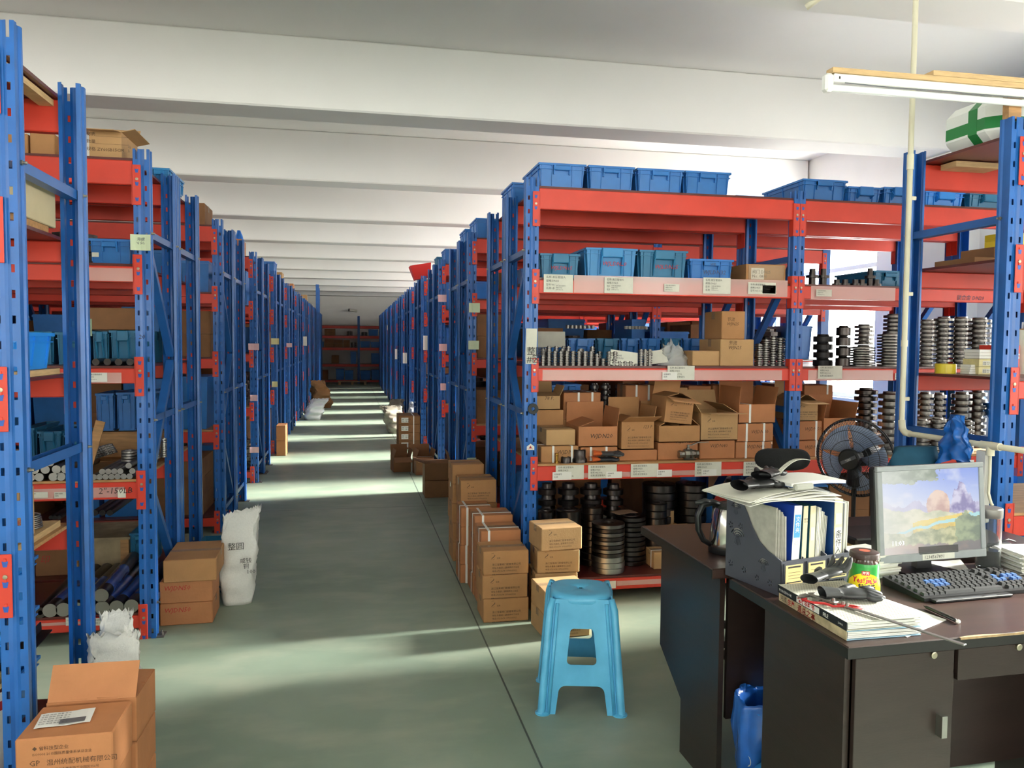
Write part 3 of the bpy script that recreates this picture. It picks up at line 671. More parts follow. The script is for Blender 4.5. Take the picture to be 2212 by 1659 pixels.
cpx('strapped carton marked DN40, second of three by the middle post', 1593, 1671, 915, YR+.06, a, .28, m=CARD3, straps=(-.24, .24), hand=('WJDN40', .03, -.03, .05))
a = aY(1593, 915, YR+.06).z+.002
cpx('burst carton with loose straps and one flap out, top of three', 1597, 1675, 874, YR+.06, a, .28, m=CARD3, opened={'f': -120, 'b': 0, 'l': -5, 'r': 12}, straps=(-.2,))
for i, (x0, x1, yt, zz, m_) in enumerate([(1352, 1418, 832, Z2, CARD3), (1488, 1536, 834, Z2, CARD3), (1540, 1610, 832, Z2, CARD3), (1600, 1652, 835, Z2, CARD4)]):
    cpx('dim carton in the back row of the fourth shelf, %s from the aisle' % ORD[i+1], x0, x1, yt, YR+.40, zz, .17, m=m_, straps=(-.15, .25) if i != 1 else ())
# small things standing on that shelf
b = MB(); b.lathe([(.010, 0), (.013, 0), (.013, .012), (.009, .016), (.009, .045), (.012, .048), (.012, .058), (.008, .06)], 14); single('brass_nipple', b, mat('brass', (186, 142, 70), .3, 1), 'little brass hose fitting standing before the DN15 carton', 'fitting', (aY(1203, 1000, YR+.02).x, YR+.025, Z2), smooth=40)
b = MB(); b.lathe([(.026, 0), (.029, 0), (.029, .032), (.026, .036), (.020, .036), (.020, .03)], 18); single('grey_bushing', b, STEELD, 'low grey metal bushing between the brass fitting and the taller one', 'fitting', (aY(1224, 998, YR+.02).x, YR+.035, Z2), smooth=40)
b = MB(); b.lathe([(.040, 0), (.044, 0), (.044, .02), (.036, .03), (.036, .072), (.033, .075), (.024, .075), (.024, .06)], 22); single('grey_coupling', b, STEELD, 'tall grey metal coupling before the strapped cartons', 'fitting', (aY(1255, 998, YR+.02).x, YR+.05, Z2), smooth=40)
def glove(label, loc, rz, m, cuff, k=1.0, name='work_glove', rot=None, curl=.0):
    """palm, four fingers of different lengths, a thumb from its side and a cuff"""
    t = thing(name, label, 'glove', loc, rz, None, rot)
    b = MB(); b.grid(lambda u, v: (.042*k*(.8+.25*math.sin(pi*v*.9))*math.cos(2*pi*u), v*.095*k, .016*k*(1+.2*noise1(u*4, v*4, 1))*math.sin(2*pi*u)+.017*k), 18, 8, True); b.f += [list(range(18)), list(range(126, 144))[::-1]]; b.m += [0, 0]; part('palm', b, m, t, 'all')
    for i, (x, L, a) in enumerate([(-.030, .062, .25), (-.010, .076, .08), (.011, .072, -.08), (.030, .055, -.25)]):
        p = [(x*k-math.sin(a)*L*k*u, .085*k+math.cos(a)*L*k*u, .017*k+curl*u*u*k+.006*math.sin(u*3+i)) for u in (0, .3, .6, .88, 1)]
        q = MB(); q.tube(p, [.011*k, .0115*k, .0105*k, .008*k, .003*k], 8); part('finger', q, m, t, 'all')
    q = MB(); q.tube([(-.034*k, .025*k, .017*k), (-.056*k, .05*k, .019*k), (-.066*k, .075*k, .022*k), (-.068*k, .088*k, .022*k)], [.013*k, .0125*k, .0105*k, .004*k], 8); part('thumb', q, m, t, 'all')
    q = MB(); q.grid(lambda u, v: ((.036+.008*v)*k*math.cos(2*pi*u), -v*.06*k+.004, (.013+.006*v)*k*math.sin(2*pi*u)*(1+.15*noise1(u*5, v, 2))+.019*k), 18, 4, True); part('cuff', q, cuff, t, 'all')
    return t
ORANGE = mat('orange_knit', (206, 96, 40), .85, noise=.2, nscale=60); GREYG = mat('grey_rubber_glove', (58, 58, 62), .45, noise=.25, nscale=25)
c = aY(1300, 1000, YR+.02)
glove('grey and orange work glove lying before the strapped carton, fingers toward the window', (c.x-.02, YR+.045, Z2), -pi/2+.2, GREYG, ORANGE, .9)
glove('second orange-cuffed work glove lying over the first on the fourth shelf', (c.x+.0, YR+.035, Z2+.036), -pi/2-.25, GREYG, ORANGE, .85)
# ball valve with a lever
c = aY(1490, 996, YR+.02); t = thing('ball_valve', 'stainless three-piece ball valve with lever, standing before the DN32 carton', 'valve', (c.x, YR+.045, Z2)); VS = mat('cast_stainless', (160, 156, 148), .38, 1, noise=.2, nscale=40)
RX = Matrix.Rotation(pi/2, 4, 'Y')
b = MB(); b.T = Matrix.Translation((0, 0, .034)) @ RX; b.lathe([(.014, -.062), (.024, -.062), (.024, -.046), (.019, -.044), (.022, -.03), (.032, -.026), (.034, -.016), (.028, -.014), (.030, 0), (.028, .014), (.034, .016), (.032, .026), (.022, .03), (.019, .044), (.024, .046), (.024, .062), (.014, .062)], 8); part('body', b, VS, t)
b = MB(); b.lathe([(.012, .06), (.012, .072), (.007, .074), (.007, .092), (.0, .092)], 10); part('stem', b, VS, t)
b = MB(); b.hexa([(-.008, -.006, .084), (.02, -.006, .086), (.06, -.006, .102), (.13, -.006, .104), (.13, -.006, .108), (.058, -.006, .106), (.018, -.006, .091), (-.008, -.006, .089)], (0, .012, 0)); part('lever', b, VS, t)
for sx in (-1, 1):
    for sy in (-1, 1):
        b = MB(); b.rod((-.036, sy*.026, .034+sx*.026), (.036, sy*.026, .034+sx*.026), .0045, 6); part('bolt', b, STEEL, t)
# fourth shelf, second bay
c6 = cpx('strapped carton marked DN50, lowest beyond the middle post', 1719, 1776, 952, YR+.06, Z2, .28, m=CARD3, straps=(.28,), hand=('WJDN50', .03, -.03, .05))
a = aY(1719, 952, YR+.06).z+.002
cpx('strapped carton marked DN50 on top of its twin beyond the middle post', 1719, 1776, 910, YR+.06, a, .28, m=CARD3, straps=(.28,), hand=('WJDN50', .03, -.03, .06))
a = aY(1719, 910, YR+.06).z+.002
cpx('printed tan carton with flap out, beyond the middle post', 1719, 1767, 866, YR+.06, a, .26, m=CARD2, opened={'f': 95, 'b': 0, 'l': -60, 'r': -60}, prt=1.3)
cpx('open dark carton seen through the fan beyond the middle post', 1780, 1848, 903, YR+.07, Z2, .28, m=CARD3, opened={'b': 0, 'l': -10, 'r': 12})
cpx('strapped brown carton high behind the middle post', 1738, 1800, 832, YR+.39, Z2, .22, m=CARD3, straps=(.3,))
fspx('of dark flanges behind the fan on the fourth shelf', 10, 1850, 1892, 838, YR+.28, Z2, .6, STEELD)
fspx('of flanges beside the conduit post on the fourth shelf', 9, 1902, 1942, 846, YR+.12, Z2, .6)
for i, (x0, x1, yt, n_, dy) in enumerate([(1984, 2014, 846, 10, .33), (2016, 2042, 848, 10, .33), (2060, 2096, 846, 9, .33), (2098, 2128, 842, 9, .33)]):
    fspx('behind the conduit, back row of fourth shelf, %s along' % ORD[i+1], n_, x0, x1, yt, YR+dy, Z2, .7, STEEL)
for i, (x0, x1, yt, n_) in enumerate([(1978, 2006, 905, 8), (2010, 2040, 902, 8), (2046, 2078, 904, 8), (2080, 2102, 908, 8)]):
    fspx('behind the conduit, front row of fourth shelf, %s along' % ORD[i+1], n_, x0, x1, yt, YR+.10, Z2, .55)
# lowest shelf: heavy blanks
a = aZ(1317, 1236, Z1)
mix1 = [(.1, .013, 0, STEELD), (.1, .017, 0, STEEL)]
zz = flange_stack('of large bright blanks closest on the lowest shelf', 3, a.x, YR+.13, Z1, .1, .033, 0, STEELB, what='large plain blank')
for i in range(8):
    zz0 = zz; o = put('steel_flange', flange_mesh(.1, .021, 0, STEEL if i % 2 else STEELD, 26), None, (a.x+random.uniform(-.002, .002), YR+.13, zz+.0004)); tag(o, '%s grooved steel blank up, atop the bright blanks on the lowest shelf' % ORD[i+1], 'flange', 'grooved blanks'); zz += .0245
zt = fspx('of grooved blanks behind the bright one, lowest shelf', 10, 1330, 1393, 1112, YR+.28, Z1, .25, STEELD)
b = MB(); b.slab(lambda u, v: (-.075+u*.15, -.05+v*.1, .004*math.sin(u*3)), 4, 3, .0015); single('paper_card', b, mat('kraft_card', (172, 140, 116), .8), 'kraft card lying on the dark grooved blanks', 'card', (aY(1348, 1105, YR+.33).x, YR+.33, zt+.003), .3)
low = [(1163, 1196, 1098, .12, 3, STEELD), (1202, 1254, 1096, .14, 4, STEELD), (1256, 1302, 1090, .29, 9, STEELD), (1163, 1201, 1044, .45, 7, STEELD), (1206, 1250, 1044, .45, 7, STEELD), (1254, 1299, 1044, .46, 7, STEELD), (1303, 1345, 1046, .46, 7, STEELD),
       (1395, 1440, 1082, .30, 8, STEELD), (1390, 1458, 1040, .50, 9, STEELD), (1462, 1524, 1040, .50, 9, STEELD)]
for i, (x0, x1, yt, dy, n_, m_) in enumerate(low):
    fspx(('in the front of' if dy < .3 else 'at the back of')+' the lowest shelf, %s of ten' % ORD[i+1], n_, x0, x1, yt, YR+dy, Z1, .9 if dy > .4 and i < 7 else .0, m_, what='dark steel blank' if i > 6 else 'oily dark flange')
cpx('tan carton on the lowest shelf, half hidden by the dark desk', 1413, 1475, 1192, YR+.10, Z1, .14, m=CARD2, cross=True)
cpx('open carton behind the tan one on the lowest shelf near the desk', 1445, 1476, 1140, YR+.25, Z1, .15, m=CARD2, opened={'b': 0, 'f': 60})
# cards and stickers fixed to the beams (parts of the rack)
def beam_card(x0, x1, y0, y1, m=None, lines=3, film=False, rk=None, Y=YR, txt=None, rz=0):
    rk = rk or RA; a, b_ = aY(x0, y1, Y), aY(x1, y0, Y); w_, h = b_.x-a.x, b_.z-a.z; off = -.0055-(.0012 if lines in (2, 3) else 0)
    q = MB(); q.box((-w_/2, -.0008, -h/2), (w_/2, 0, h/2)); o = put('label_card', q.mesh('label_card', m or PAPERO), rk, ((a.x+b_.x)/2-rk.location.x, Y+off-rk.location.y+.006-.0035, (a.z+b_.z)/2), (0, rz, 0))
    for i in range(lines):
        l = (txt or ['名称:液压管接头', '规格:DN25', '型号:WJ-316L'])[i % 3]
        text(l, min(h/(lines+1.2)*.82, w_*.8/max(4, len(l))), INK, o, (-w_*.42, -.0016, h/2-(i+1)*h/(lines+.8)), sp=1)
    return o
def film(x0, x1, y0, y1, rk=None, Y=YR):
    rk = rk or RA; a, b_ = aY(x0, y1, Y), aY(x1, y0, Y); q = MB(); q.box((a.x, -.0006, a.z), (b_.x, 0, b_.z)); o = put('label_holder', q.mesh('label_holder', FILM), rk, (-rk.location.x, Y-rk.location.y+.0028, 0)); return o
FILM = mat('clear_label_film', (236, 196, 190), .22, alpha=.42, spec=.9)
film(1240, 1702, 606, 632); film(1172, 1690, 800, 822); film(1196, 1690, 1011, 1034); film(1746, 1930, 800, 822); film(1752, 1935, 622, 646); film(1332, 1436, 1250, 1266)
for x0, x1, y0, y1, l in [(1174, 1238, 594, 631, 4), (1197, 1232, 615, 630, 3), (1305, 1367, 600, 633, 4), (1317, 1352, 615, 630, 3), (1434, 1467, 614, 630, 3), (1518, 1578, 601, 634, 4), (1533, 1566, 616, 631, 3), (1615, 1675, 611, 635, 3), (1646, 1676, 617, 634, 3),
                          (1441, 1500, 790, 821, 4), (1430, 1462, 804, 820, 2), (1200, 1261, 1004, 1036, 4), (1193, 1234, 1019, 1037, 2), (1270, 1332, 1003, 1034, 4), (1309, 1343, 1018, 1033, 2), (1362, 1422, 1001, 1031, 4), (1418, 1451, 1014, 1030, 2),
                          (1500, 1558, 997, 1029, 4), (1515, 1547, 1013, 1028, 2), (1605, 1662, 996, 1028, 4), (1636, 1666, 1013, 1027, 2), (1296, 1330, 1254, 1272, 2), (1762, 1796, 626, 640, 3), (1766, 1819, 790, 818, 4), (1932, 1944, 806, 820, 2), (2072, 2103, 993, 1006, 2)]:
    beam_card(x0, x1, y0, y1, m=PAPER if l == 2 else PAPERO, lines=l, txt=['设备编号', '名称:', '规格: DN20 物料'] if l == 2 else None)
text('镁合金 DN20', .035, PEN, RA, (aY(2066, 645, YR).x-RA.location.x, .001, 1.80), shear=.2, name='handwriting')
# things fixed to the aisle post
q = MB(); q.slab(lambda u, v: (-.032+u*.064, .006*math.sin(v*5)-.004, -.1+v*.2), 4, 8, Vector((0, -.0007, 0))); c = aY(1147, 748, YR)
o = put('label_strip', q.mesh('label_strip', PAPERO), RA, (c.x-RA.location.x, -.004, c.z)); text('整圆', .05, INK, o, (-.028, -.014, -.045), (pi/2, 0, 0)); text('#区', .05, INK, o, (-.028, -.014, -.09), (pi/2, 0, 0))
c = aY(1151, 883, YR); q = MB(); q.T = Matrix.Rotation(pi/2, 4, 'X'); q.lathe([(.011, 0), (.030, 0), (.031, .002), (.031, .008), (.030, .010), (.011, .010)], 24, closed=True); single('rubber_washer', q, mat('black_rubber', (40, 42, 44), .6), 'black ring washer hung on the aisle post of the long rack', 'washer', (c.x, YR-.0015, c.z), smooth=35)
c = aY(1146, 966, YR); q = MB(); q.hexa([(-.022, -.0006, -.016), (.022, -.0006, -.016), (.022, -.0006, .004), (0, -.0006, .02), (-.022, -.0006, .004)], (0, -.0006, 0)); o = put('warning_sticker', q.mesh('warning_sticker', PAPER), RA, (c.x-RA.location.x, 0, c.z)); text('▲', .02, INKR, o, (-.011, -.002, -.006)); text('注意安全', .008, INKR, o, (-.017, -.002, -.013))
# ------------------------------------------------------------------ rear half of the first double row, desk side
YB0 = YR+BB; RB = RACKS[('R', 0, 'B')]
for i, (a, b_) in enumerate([(1180, 1222), (1228, 1286), (1290, 1338), (1342, 1382), (1386, 1430), (1434, 1472), (1476, 1530)]):
    crpx('dim blue crate behind the small flanges, %s along the rear shelf' % ORD[i+1], a, b_, 731, YB0+.06, Z3, .4, m=CTEAL if i % 3 == 2 else CBLUE, style='grip')
for i, (a, b_, yt) in enumerate([(1172, 1212, 832), (1216, 1256, 830)]):
    crpx('bright blue crate glimpsed over the cartons near the aisle post, %s along' % ORD[i+1], a, b_, yt, YB0+.08, Z2, .4, m=CBRIGHT)
for i, (a, b_) in enumerate([(1275, 1294), (1298, 1318), (1330, 1352)]):
    fspx('seen through the gap above the cartons, %s from the aisle' % ORD[i+1], 12, a, b_, 828, YB0+.12, Z2, .6, seg=14)
small = MB()
for x in list(range(1226, 1282, 9))+list(range(1352, 1400, 7)):
    c = aY(x, 726, YB0+.2); small.lathe([(.006, 0), (.014, 0), (.014, .022), (.006, .022)], 10, (c.x, c.y, Z3+.231))
# shaft blanks on the second shelf of the second bay
def blank(label, x, ytop, Y, z0, r, hs):
    c = aY(x, ytop, Y); h = c.z-z0; p = [(0, 0)]+[(r*k, h*u) for u, k in hs]+[(0, h)]
    b = MB(); b.lathe(p, 16); single('forged_hub', b, STEELD, label, 'forging', (c.x, Y, z0), smooth=35)
hub = [(0, .55), (.45, .55), (.45, 1), (.6, 1), (.6, .5), (1, .48)]
blank('tall grey forged hub next to the middle post, second shelf', 1755, 581, YR+.08, Z4, .038, hub)
blank('grey forged hub, next one along from the middle post', 1779, 581, YR+.10, Z4, .036, hub)
blank('grey forged hub just before the teal crate', 1880, 580, YR+.10, Z4, .033, hub)
for i, x in enumerate((1808, 1826, 1848, 1862, 1893)): blank('low forged blank on the bright part of the second shelf, %s along' % ORD[i+1], x, 604, YR+.1, Z4, .030, [(0, 1), (.4, 1), (.4, .6), (1, .6)])
crpx('large teal crate on the second shelf behind the conduit post', 1888, 1962, 585, YR+.10, Z4, .42, m=CTEAL)
# rack beside the desk
RD = RACKS[('R', -1, 'B')]; YD = RD.location.y; 
t = thing('foam_box', 'white foam box bound with green tape on the top sheet above the desk', 'box', (2.70, 2.98, Z5+.003), 0)
b = MB(); b.box((0, 0, 0), (.45, .32, .20), .045); part('body', b, mat('white_foam', (236, 238, 236), .7, bump=.1, bscale=150), t)
GT = mat('green_tape', (34, 128, 66), .3)
def octa(w_, d, c, e_): return [(c, -e_), (w_-c, -e_), (w_+e_, c), (w_+e_, d-c), (w_-c, d+e_), (c, d+e_), (-e_, d-c), (-e_, c)]
b = MB(); b.hexa([(x, y, .055) for x, y in octa(.45, .32, .045, .002)], (0, 0, .05)); part('tape', b, GT, t)
b = MB(); b.hexa([(x, .09, z) for x, z in octa(.45, .20, .045, .0025)], (0, .05, 0)); part('tape', b, GT, t)
c = aY(2100, 352, 3.40); b = MB(); b.box((-.12, -.05, 0), (.12, .05, .0265)); single('plywood_offcut', b, PLY, 'plywood offcut wedged under the dark top sheet beside the conduit', 'board', (2.90, 3.33, LEV[0][0]-.030))
b = MB(); b.box((0, 0, 0), (.5, .24, .028)); single('cardboard_pad', b, CARD4, 'flat folded cardboard lying on the shelf under the yellow boxes', 'cardboard', (2.74, 3.10, Z4), .03)
b = MB(); b.box((0, 0, 0), (.42, .20, .05), .003); single('long_carton', b, CARD4, 'long flat dark carton on the folded cardboard above the desk', 'box', (2.86, 3.12, Z4+.030), .03)
YEL = mat('yellow_box', (228, 196, 40), .5)
for i in range(2):
    t = thing('yellow_box', 'yellow and black printed box, %s of two above the desk' % ('lower', 'upper')[i], 'box', (2.90, 3.10, Z4+.082+.031*i), .03, 'yellow boxes')
    b = MB(); b.box((0, 0, 0), (.26, .12, .030)); part('body', b, YEL, t)
    q = MB(); q.box((.128, -.0006, .0), (.235, .12, .0304)); part('black_band', q, INK, t)
    text('PREMIUM GRADE\n合格产品', .0085, INK, t, (.012, -.001, .017))
    q = MB(); q.T = Matrix.Rotation(pi/2, 4, 'X'); q.lathe([(.0, .0008), (.012, .0008), (.012, 0)], 16, (.18, .015, 0)); part('emblem', q, PAPER, t)
zz = Z3
TR = mat('yellow_tape_roll', (222, 198, 46), .3); 
def shelf_x(x, y, Y): return aY(x, y, Y).x
b = MB(); b.lathe([(.030, 0), (.045, 0), (.045, .045), (.030, .045)], 24, closed=True); single('tape_roll', b, TR, 'roll of yellow tape on the shelf beyond the conduit', 'tape', (2.78, 3.30, zz), smooth=35)
b = MB(); b.lathe([(.030, 0), (.045, 0), (.045, .045), (.030, .045)], 24, closed=True); single('tape_roll', b, TR, 'second yellow tape roll touching the white notepads', 'tape', (2.835, 3.37, zz), smooth=35)
for i in range(4):
    b = MB(); b.box((0, 0, 0), (.09, .06, .0105), .001); single('notepad', b, PAPER, 'white notepad before the cream boxes, %s from the bottom' % ORD[i+1], 'notepad', (2.822+.003*i, 3.20, zz+.0112*i), .05*i-.05)
CREAM = mat('cream_box', (216, 204, 150), .6, noise=.15, nscale=40)
for i in range(2):
    t = thing('cream_box', 'cream patterned small carton, %s of two beside the red boxes' % ('lower', 'upper')[i], 'box', (2.855, 3.18, zz+.036*i), 0, 'cream boxes'); b = MB(); b.box((0, 0, 0), (.085, .10, .035), .001); part('body', b, CREAM, t)
    q = MB(); q.box((.02, -.0006, .006), (.068, 0, .026)); part('label_card', q, PAPERO, t); text('规格: 8mm\n数量: 100', .008, INK, t, (.022, -.0012, .016))
for i in range(3):
    b = MB(); b.box((0, 0, 0), (.075, .09, .014), .001); single('notepad', b, PAPER, 'white pad on the cream boxes, %s from the bottom' % ORD[i+1], 'notepad', (2.865, 3.19, zz+.0725+.0145*i), .04*i)
REDB = mat('red_box', (214, 62, 40), .45)
for i in range(4):
    x = 2.942 if i < 2 else 3.01
    t = thing('red_box', 'red and white printed box, %s of the %s pair above the desk' % (('lower', 'upper')[i % 2], ('first', 'second')[i//2]), 'box', (x, 3.18, zz+.0685*(i % 2)), 0, 'red boxes'); b = MB(); b.box((0, 0, 0), (.066, .10, .068), .001); part('body', b, REDB, t)
    q = MB(); q.slab(lambda u, v: (.002+u*.062, -.0006, .026+.006*math.sin(u*5)+v*.008), 8, 2, Vector((0, -.0004, 0))); q.box((.004, -.0008, .004), (.062, 0, .016)); part('white_band', q, PAPER, t)
    text('JRT', .012, PAPER, t, (.022, -.0014, .052)); text('GREASE', .009, INK, t, (.008, -.0014, .007))
b = MB(); b.slab(lambda u, v: (u*.09, v*.05, .02*math.sin(u*6)*math.sin(v*3)+.02+.03*v), 8, 5, .001); single('plastic_pouch', b, BAGC, 'small crumpled plastic pouch on the red boxes', 'bag', (2.95, 3.2, zz+.137))
t = thing('paper_roll', 'stout white paper roll with a brown core beside the red boxes', 'roll', (3.16, 3.24, zz)); b = MB(); b.lathe([(.03, .0), (.075, 0), (.075, .21), (.03, .21)], 28, closed=True); part('body', b, PAPERO, t, 35); b = MB(); b.lathe([(.026, -.0), (.0305, 0), (.0305, .216), (.026, .216)], 20, closed=True); part('core', b, CARD, t, 35)
b = MB(); b.grid(lambda u, v: ((.055+.02*noise1(u*5, v*4, 2))*math.cos(2*pi*u), (.05+.02*noise1(u*3, v*5, 5))*math.sin(2*pi*u), v*.25), 24, 8, True); single('plastic_bag', b, BAGC, 'upright clear bag standing behind the white paper roll', 'bag', (3.27, 3.30, zz), smooth='all')
# blue plastic bag and teal jacket hung beside the desk
BAGB = mat('blue_plastic_bag', (36, 112, 206), .3, noise=.25, nscale=14, spec=.6)
def hung(u, v):                 # a flat limp bag gathered at its top, with deep vertical folds
    a = 2*pi*u; wd = .030+.075*(1-v)**.7; f_ = math.sin(u*38)*.010*(1-.4*v)+.016*noise1(u*8, v*6, 1)
    return ((.020+f_)*math.sin(a)*(1.2-v*.4)+.02*noise1(v*6, u*3, 2), wd*math.cos(a)+.02*noise1(u*6, v*4, 4), v*.22+.035*(1-v)*math.sin(u*11))
b = MB(); b.grid(hung, 60, 14, True); single('plastic_bag', b, BAGB, 'bright blue plastic bag hung behind the white conduit near the monitor', 'bag', (2.53, 2.93, .99), smooth='all')
JACK = mat('teal_work_jacket', (30, 84, 112), .85, noise=.25, nscale=9)
b = MB(); b.grid(lambda u, v: ((.15-.05*v*v+.03*noise1(u*5, v*5, 1))*math.cos(2*pi*u), (.075+.03*noise1(u*4, v*4, 3))*math.sin(2*pi*u)*(1-.5*v*v), v*.46), 30, 12, True); b.f.append(list(range(30))[::-1]); b.m.append(0); b.f.append(list(range(330, 360))); b.m.append(0)
JOFF = (2.44, 3.06, .60); single('work_jacket', b, JACK, 'crumpled teal work jacket heaped behind the monitor by the rack post', 'jacket', JOFF, smooth='all')
b = MB(); b.box((-.14, -.12, 0), (.14, .12, .598), .01); single('stool_box', b, BLACKP, 'black stool under the teal jacket behind the monitor', 'stool', (2.44, 3.12, 0))
# conduit with a tee and a power strip
PVC = mat('cream_pvc', (222, 216, 192), .4)
t = thing('conduit', 'cream plastic conduit dropping from the ceiling, then running along the rack by the desk', 'pipe', (2.575, 3.33, 0))
b = MB(); b.tube([(0, 0, ZC), (0, 0, 1.13), (0, -.006, 1.105), (0, -.02, 1.092), (0, -.045, 1.09), (0, -.9, 1.10)], .0125, 12); part('pipe', b, PVC, t, 'all')
b = MB(); b.rod((0, 0, 2.33), (0, 0, 2.40), .0155, 14); part('coupling', b, PVC, t, 40)
b = MB(); b.rod((0, 0, 1.50), (0, 0, 1.53), .0150, 14); part('coupling', b, PVC, t, 40)
b = MB(); b.tube([(0, 0, 1.15), (0, -.004, 1.12), (0, -.014, 1.102), (0, -.03, 1.092), (0, -.06, 1.09)], .0158, 12); part('elbow', b, PVC, t, 'all')
b = MB(); b.rod((0, -.49, 1.095), (0, -.59, 1.0965), .0165, 14); b.rod((0, -.54, 1.096), (0, -.54, 1.055), .0165, 14); part('tee', b, PVC, t, 40)
b = MB(); b.tube([(0, -.54, 1.06), (.002, -.54, .98), (-.006, -.545, .90), (.004, -.55, .86), (.008, -.555, .85)], .006, 8); part('cable', b, PVC, t, 'all')
for z in (1.25, 1.75, 2.2): b = MB(); b.box((0, .006, z-.009), (.045, .016, z+.009), .002); part('pipe_clip', b, PVC, t)
t = thing('power_strip', 'white power strip fixed upright to the blue post behind the bottle', 'power strip', (2.592, 2.80, .78)); b = MB(); b.box((-.028, 0, 0), (0, .055, .29), .004); part('body', b, mat('white_plastic', (216, 214, 208), .4), t)
for i in range(4): b = MB(); b.box((-.0292, .014, .03+.06*i), (-.028, .042, .06+.06*i)); part('socket', b, GREYP, t)
b = MB(); b.box((-.075, .005, .135), (-.0294, .045, .175), .006); part('plug', b, mat('white_plastic', (216, 214, 208), .4), t)
b = MB(); b.tube([(-.06, .02, .135), (-.08, .02, .09), (-.12, .04, .05), (-.13, .06, .01), (-.14, .07, -.02)], .004, 7); part('cable', b, BLACKP, t, 'all')
# short conduit stub under the ceiling
c = aZ(1742, 12, 3.19); b = MB(); b.tube([(c.x, c.y, 3.18), (c.x+.05, c.y-.06, 3.22), (c.x+.12, c.y-.14, 3.33), (c.x+.32, c.y-.30, 3.60), (c.x+.34, c.y-.32, ZC)], .016, 10); single('conduit_stub', b, PVC, 'short open-ended conduit stub under the ceiling beam', 'pipe', smooth='all')
# tube lamp on its plywood batten
LY, LZ = 2.80, 2.475; lx = aY(1779, 175, LY).x
t = thing('tube_lamp', 'unlit white tube lamp on a plywood batten hanging above the desk', 'lamp', (lx, LY, LZ))
LW = mat('white_lamp_enamel', (236, 236, 232), .35)
b = MB(); b.box((.035, -.016, .035), (1.24, .016, .066), .003); part('housing', b, LW, t)
b = MB(); b.rod((.03, -.001, .014), (1.245, -.001, .014), .0135, 16); part('tube', b, mat('opal_tube', (238, 240, 240), .15), t, 40)
for x in (0, 1.238):
    b = MB(); b.T = Matrix.Translation((x+.018, 0, 0)); b.box((-.018, -.019, -.004), (.018, .019, .066), .009); part('end_cap', b, LW, t)
b = MB(); b.box((.055, -.0168, .045), (.061, -.016, .055)); part('switch_mark', b, INK, t)
b = MB(); b.tube([(.08, -.017, .032), (.3, -.018, .028), (.55, -.0175, .031), (.62, -.02, .028), (.75, -.018, .03), (1.2, -.017, .031)], .002, 6); part('cable', b, GREYP, t)
t = thing('plywood_batten', 'plywood strip carrying the tube lamp, resting on the rack top', 'board', (lx, LY, LZ))
b = MB(); b.box((.025, -.022, .0665), (1.6, .022, .086)); part('strip', b, PLY, t)
b = MB(); b.box((.46, -.024, .0865), (1.6, .056, .106)); part('strip', b, PLY, t)
b = MB(); b.box((2.63-lx, .023, RH-LZ+.001), (2.69-lx, .055, .0862)); part('spacer', b, WOOD, t)
# ------------------------------------------------------------------ first double row across the aisle
YLr = 4.2102; LA = RACKS[('L', 0, 'A')]; LB = RACKS[('L', 0, 'B')]
for i, (a, b_, yt) in enumerate([(5, 59, 287), (64, 117, 287)]): cpx('plain carton under the top beam of the closest rack, %s' % ('farther from the post', 'nearer the post')[i], a, b_, yt, YLr+.05, Z5, .3, m=CARD, group='cartons on the inner rack top')
t = cpx('open tan carton with printed form lines on top of the first rack across the aisle', 192, 262, 283, YLr+.04, Z5, .30, m=CARD2, opened={'f': 100, 'l': 70, 'r': 75, 'b': 40})
for i, l in enumerate(('材质______________', '数量______________', '规格 ZY60SB15CM')): text(l, .021, INKB, t, (-.085, -.001, .105-.036*i))
text('2018\nJK+', .022, INK, t, (.088, .06, .07), (pi/2, 0, pi/2))
crpx('blue crate standing on the rack top behind the open tan carton', 318, 366, 362, YLr+BB+.03, Z5, .42, m=mat('sky_blue_tote', (44, 134, 196)))
crpx('blue crate with small white label on the second shelf across the aisle', 190, 284, 516, YLr+.05, Z4, .4)
c = aY(206, 550, YLr+.04); b = MB(); b.box((-.016, -.001, -.011), (.016, 0, .011), .0004); single('sticker', b, PAPERO, 'small white sticker on the crate of the second shelf', 'sticker', (c.x, YLr+.040, c.z))
for i, (a, b_, yt) in enumerate([(198, 232, 716), (235, 295, 714), (60, 112, 716), (118, 190, 718)]): crpx('teal crate at the back of the middle shelf across the aisle, %s' % ('beside the post', 'under the long carton', 'deepest in the bay', 'behind the inner post')[i], a, b_, yt, YLr+.20, Z3, .3, m=CTEAL, style='grip')
cpx('long dark carton with shiny tape lying on the teal crates', 191, 292, 665, YLr+.21, aY(235, 714, YLr+.20).z+.004, .25, m=CARD4)
def bar(label, x, y, r, Y, L, m, cap=None, dx=0, dz=0, tip=None, cat='bar', name='steel_bar', z=None):
    c = aY(x, y, Y); c.z = c.z if z is None else z; t = thing(name, label, cat, tuple(c)); b = MB(); b.rod((0, 0, 0), (dx, L, dz), r, 18); part('shaft', b, m, t, 40)
    b = MB(); b.rod((0, -.0012, 0), (0, 0, 0), r*.985, 18); part('end_face', b, cap or STEELB, t, 40); return t
for i, (x, y) in enumerate([(207, 789), (232, 788), (256, 787), (281, 785)]): bar('dark forged rod end on the middle shelf across the aisle, %s from inside' % ORD[i+1], x, y, .017, YLr+.03+.02*(i % 2), .14, STEELD, STEELD, .0, z=Z3+.0176)
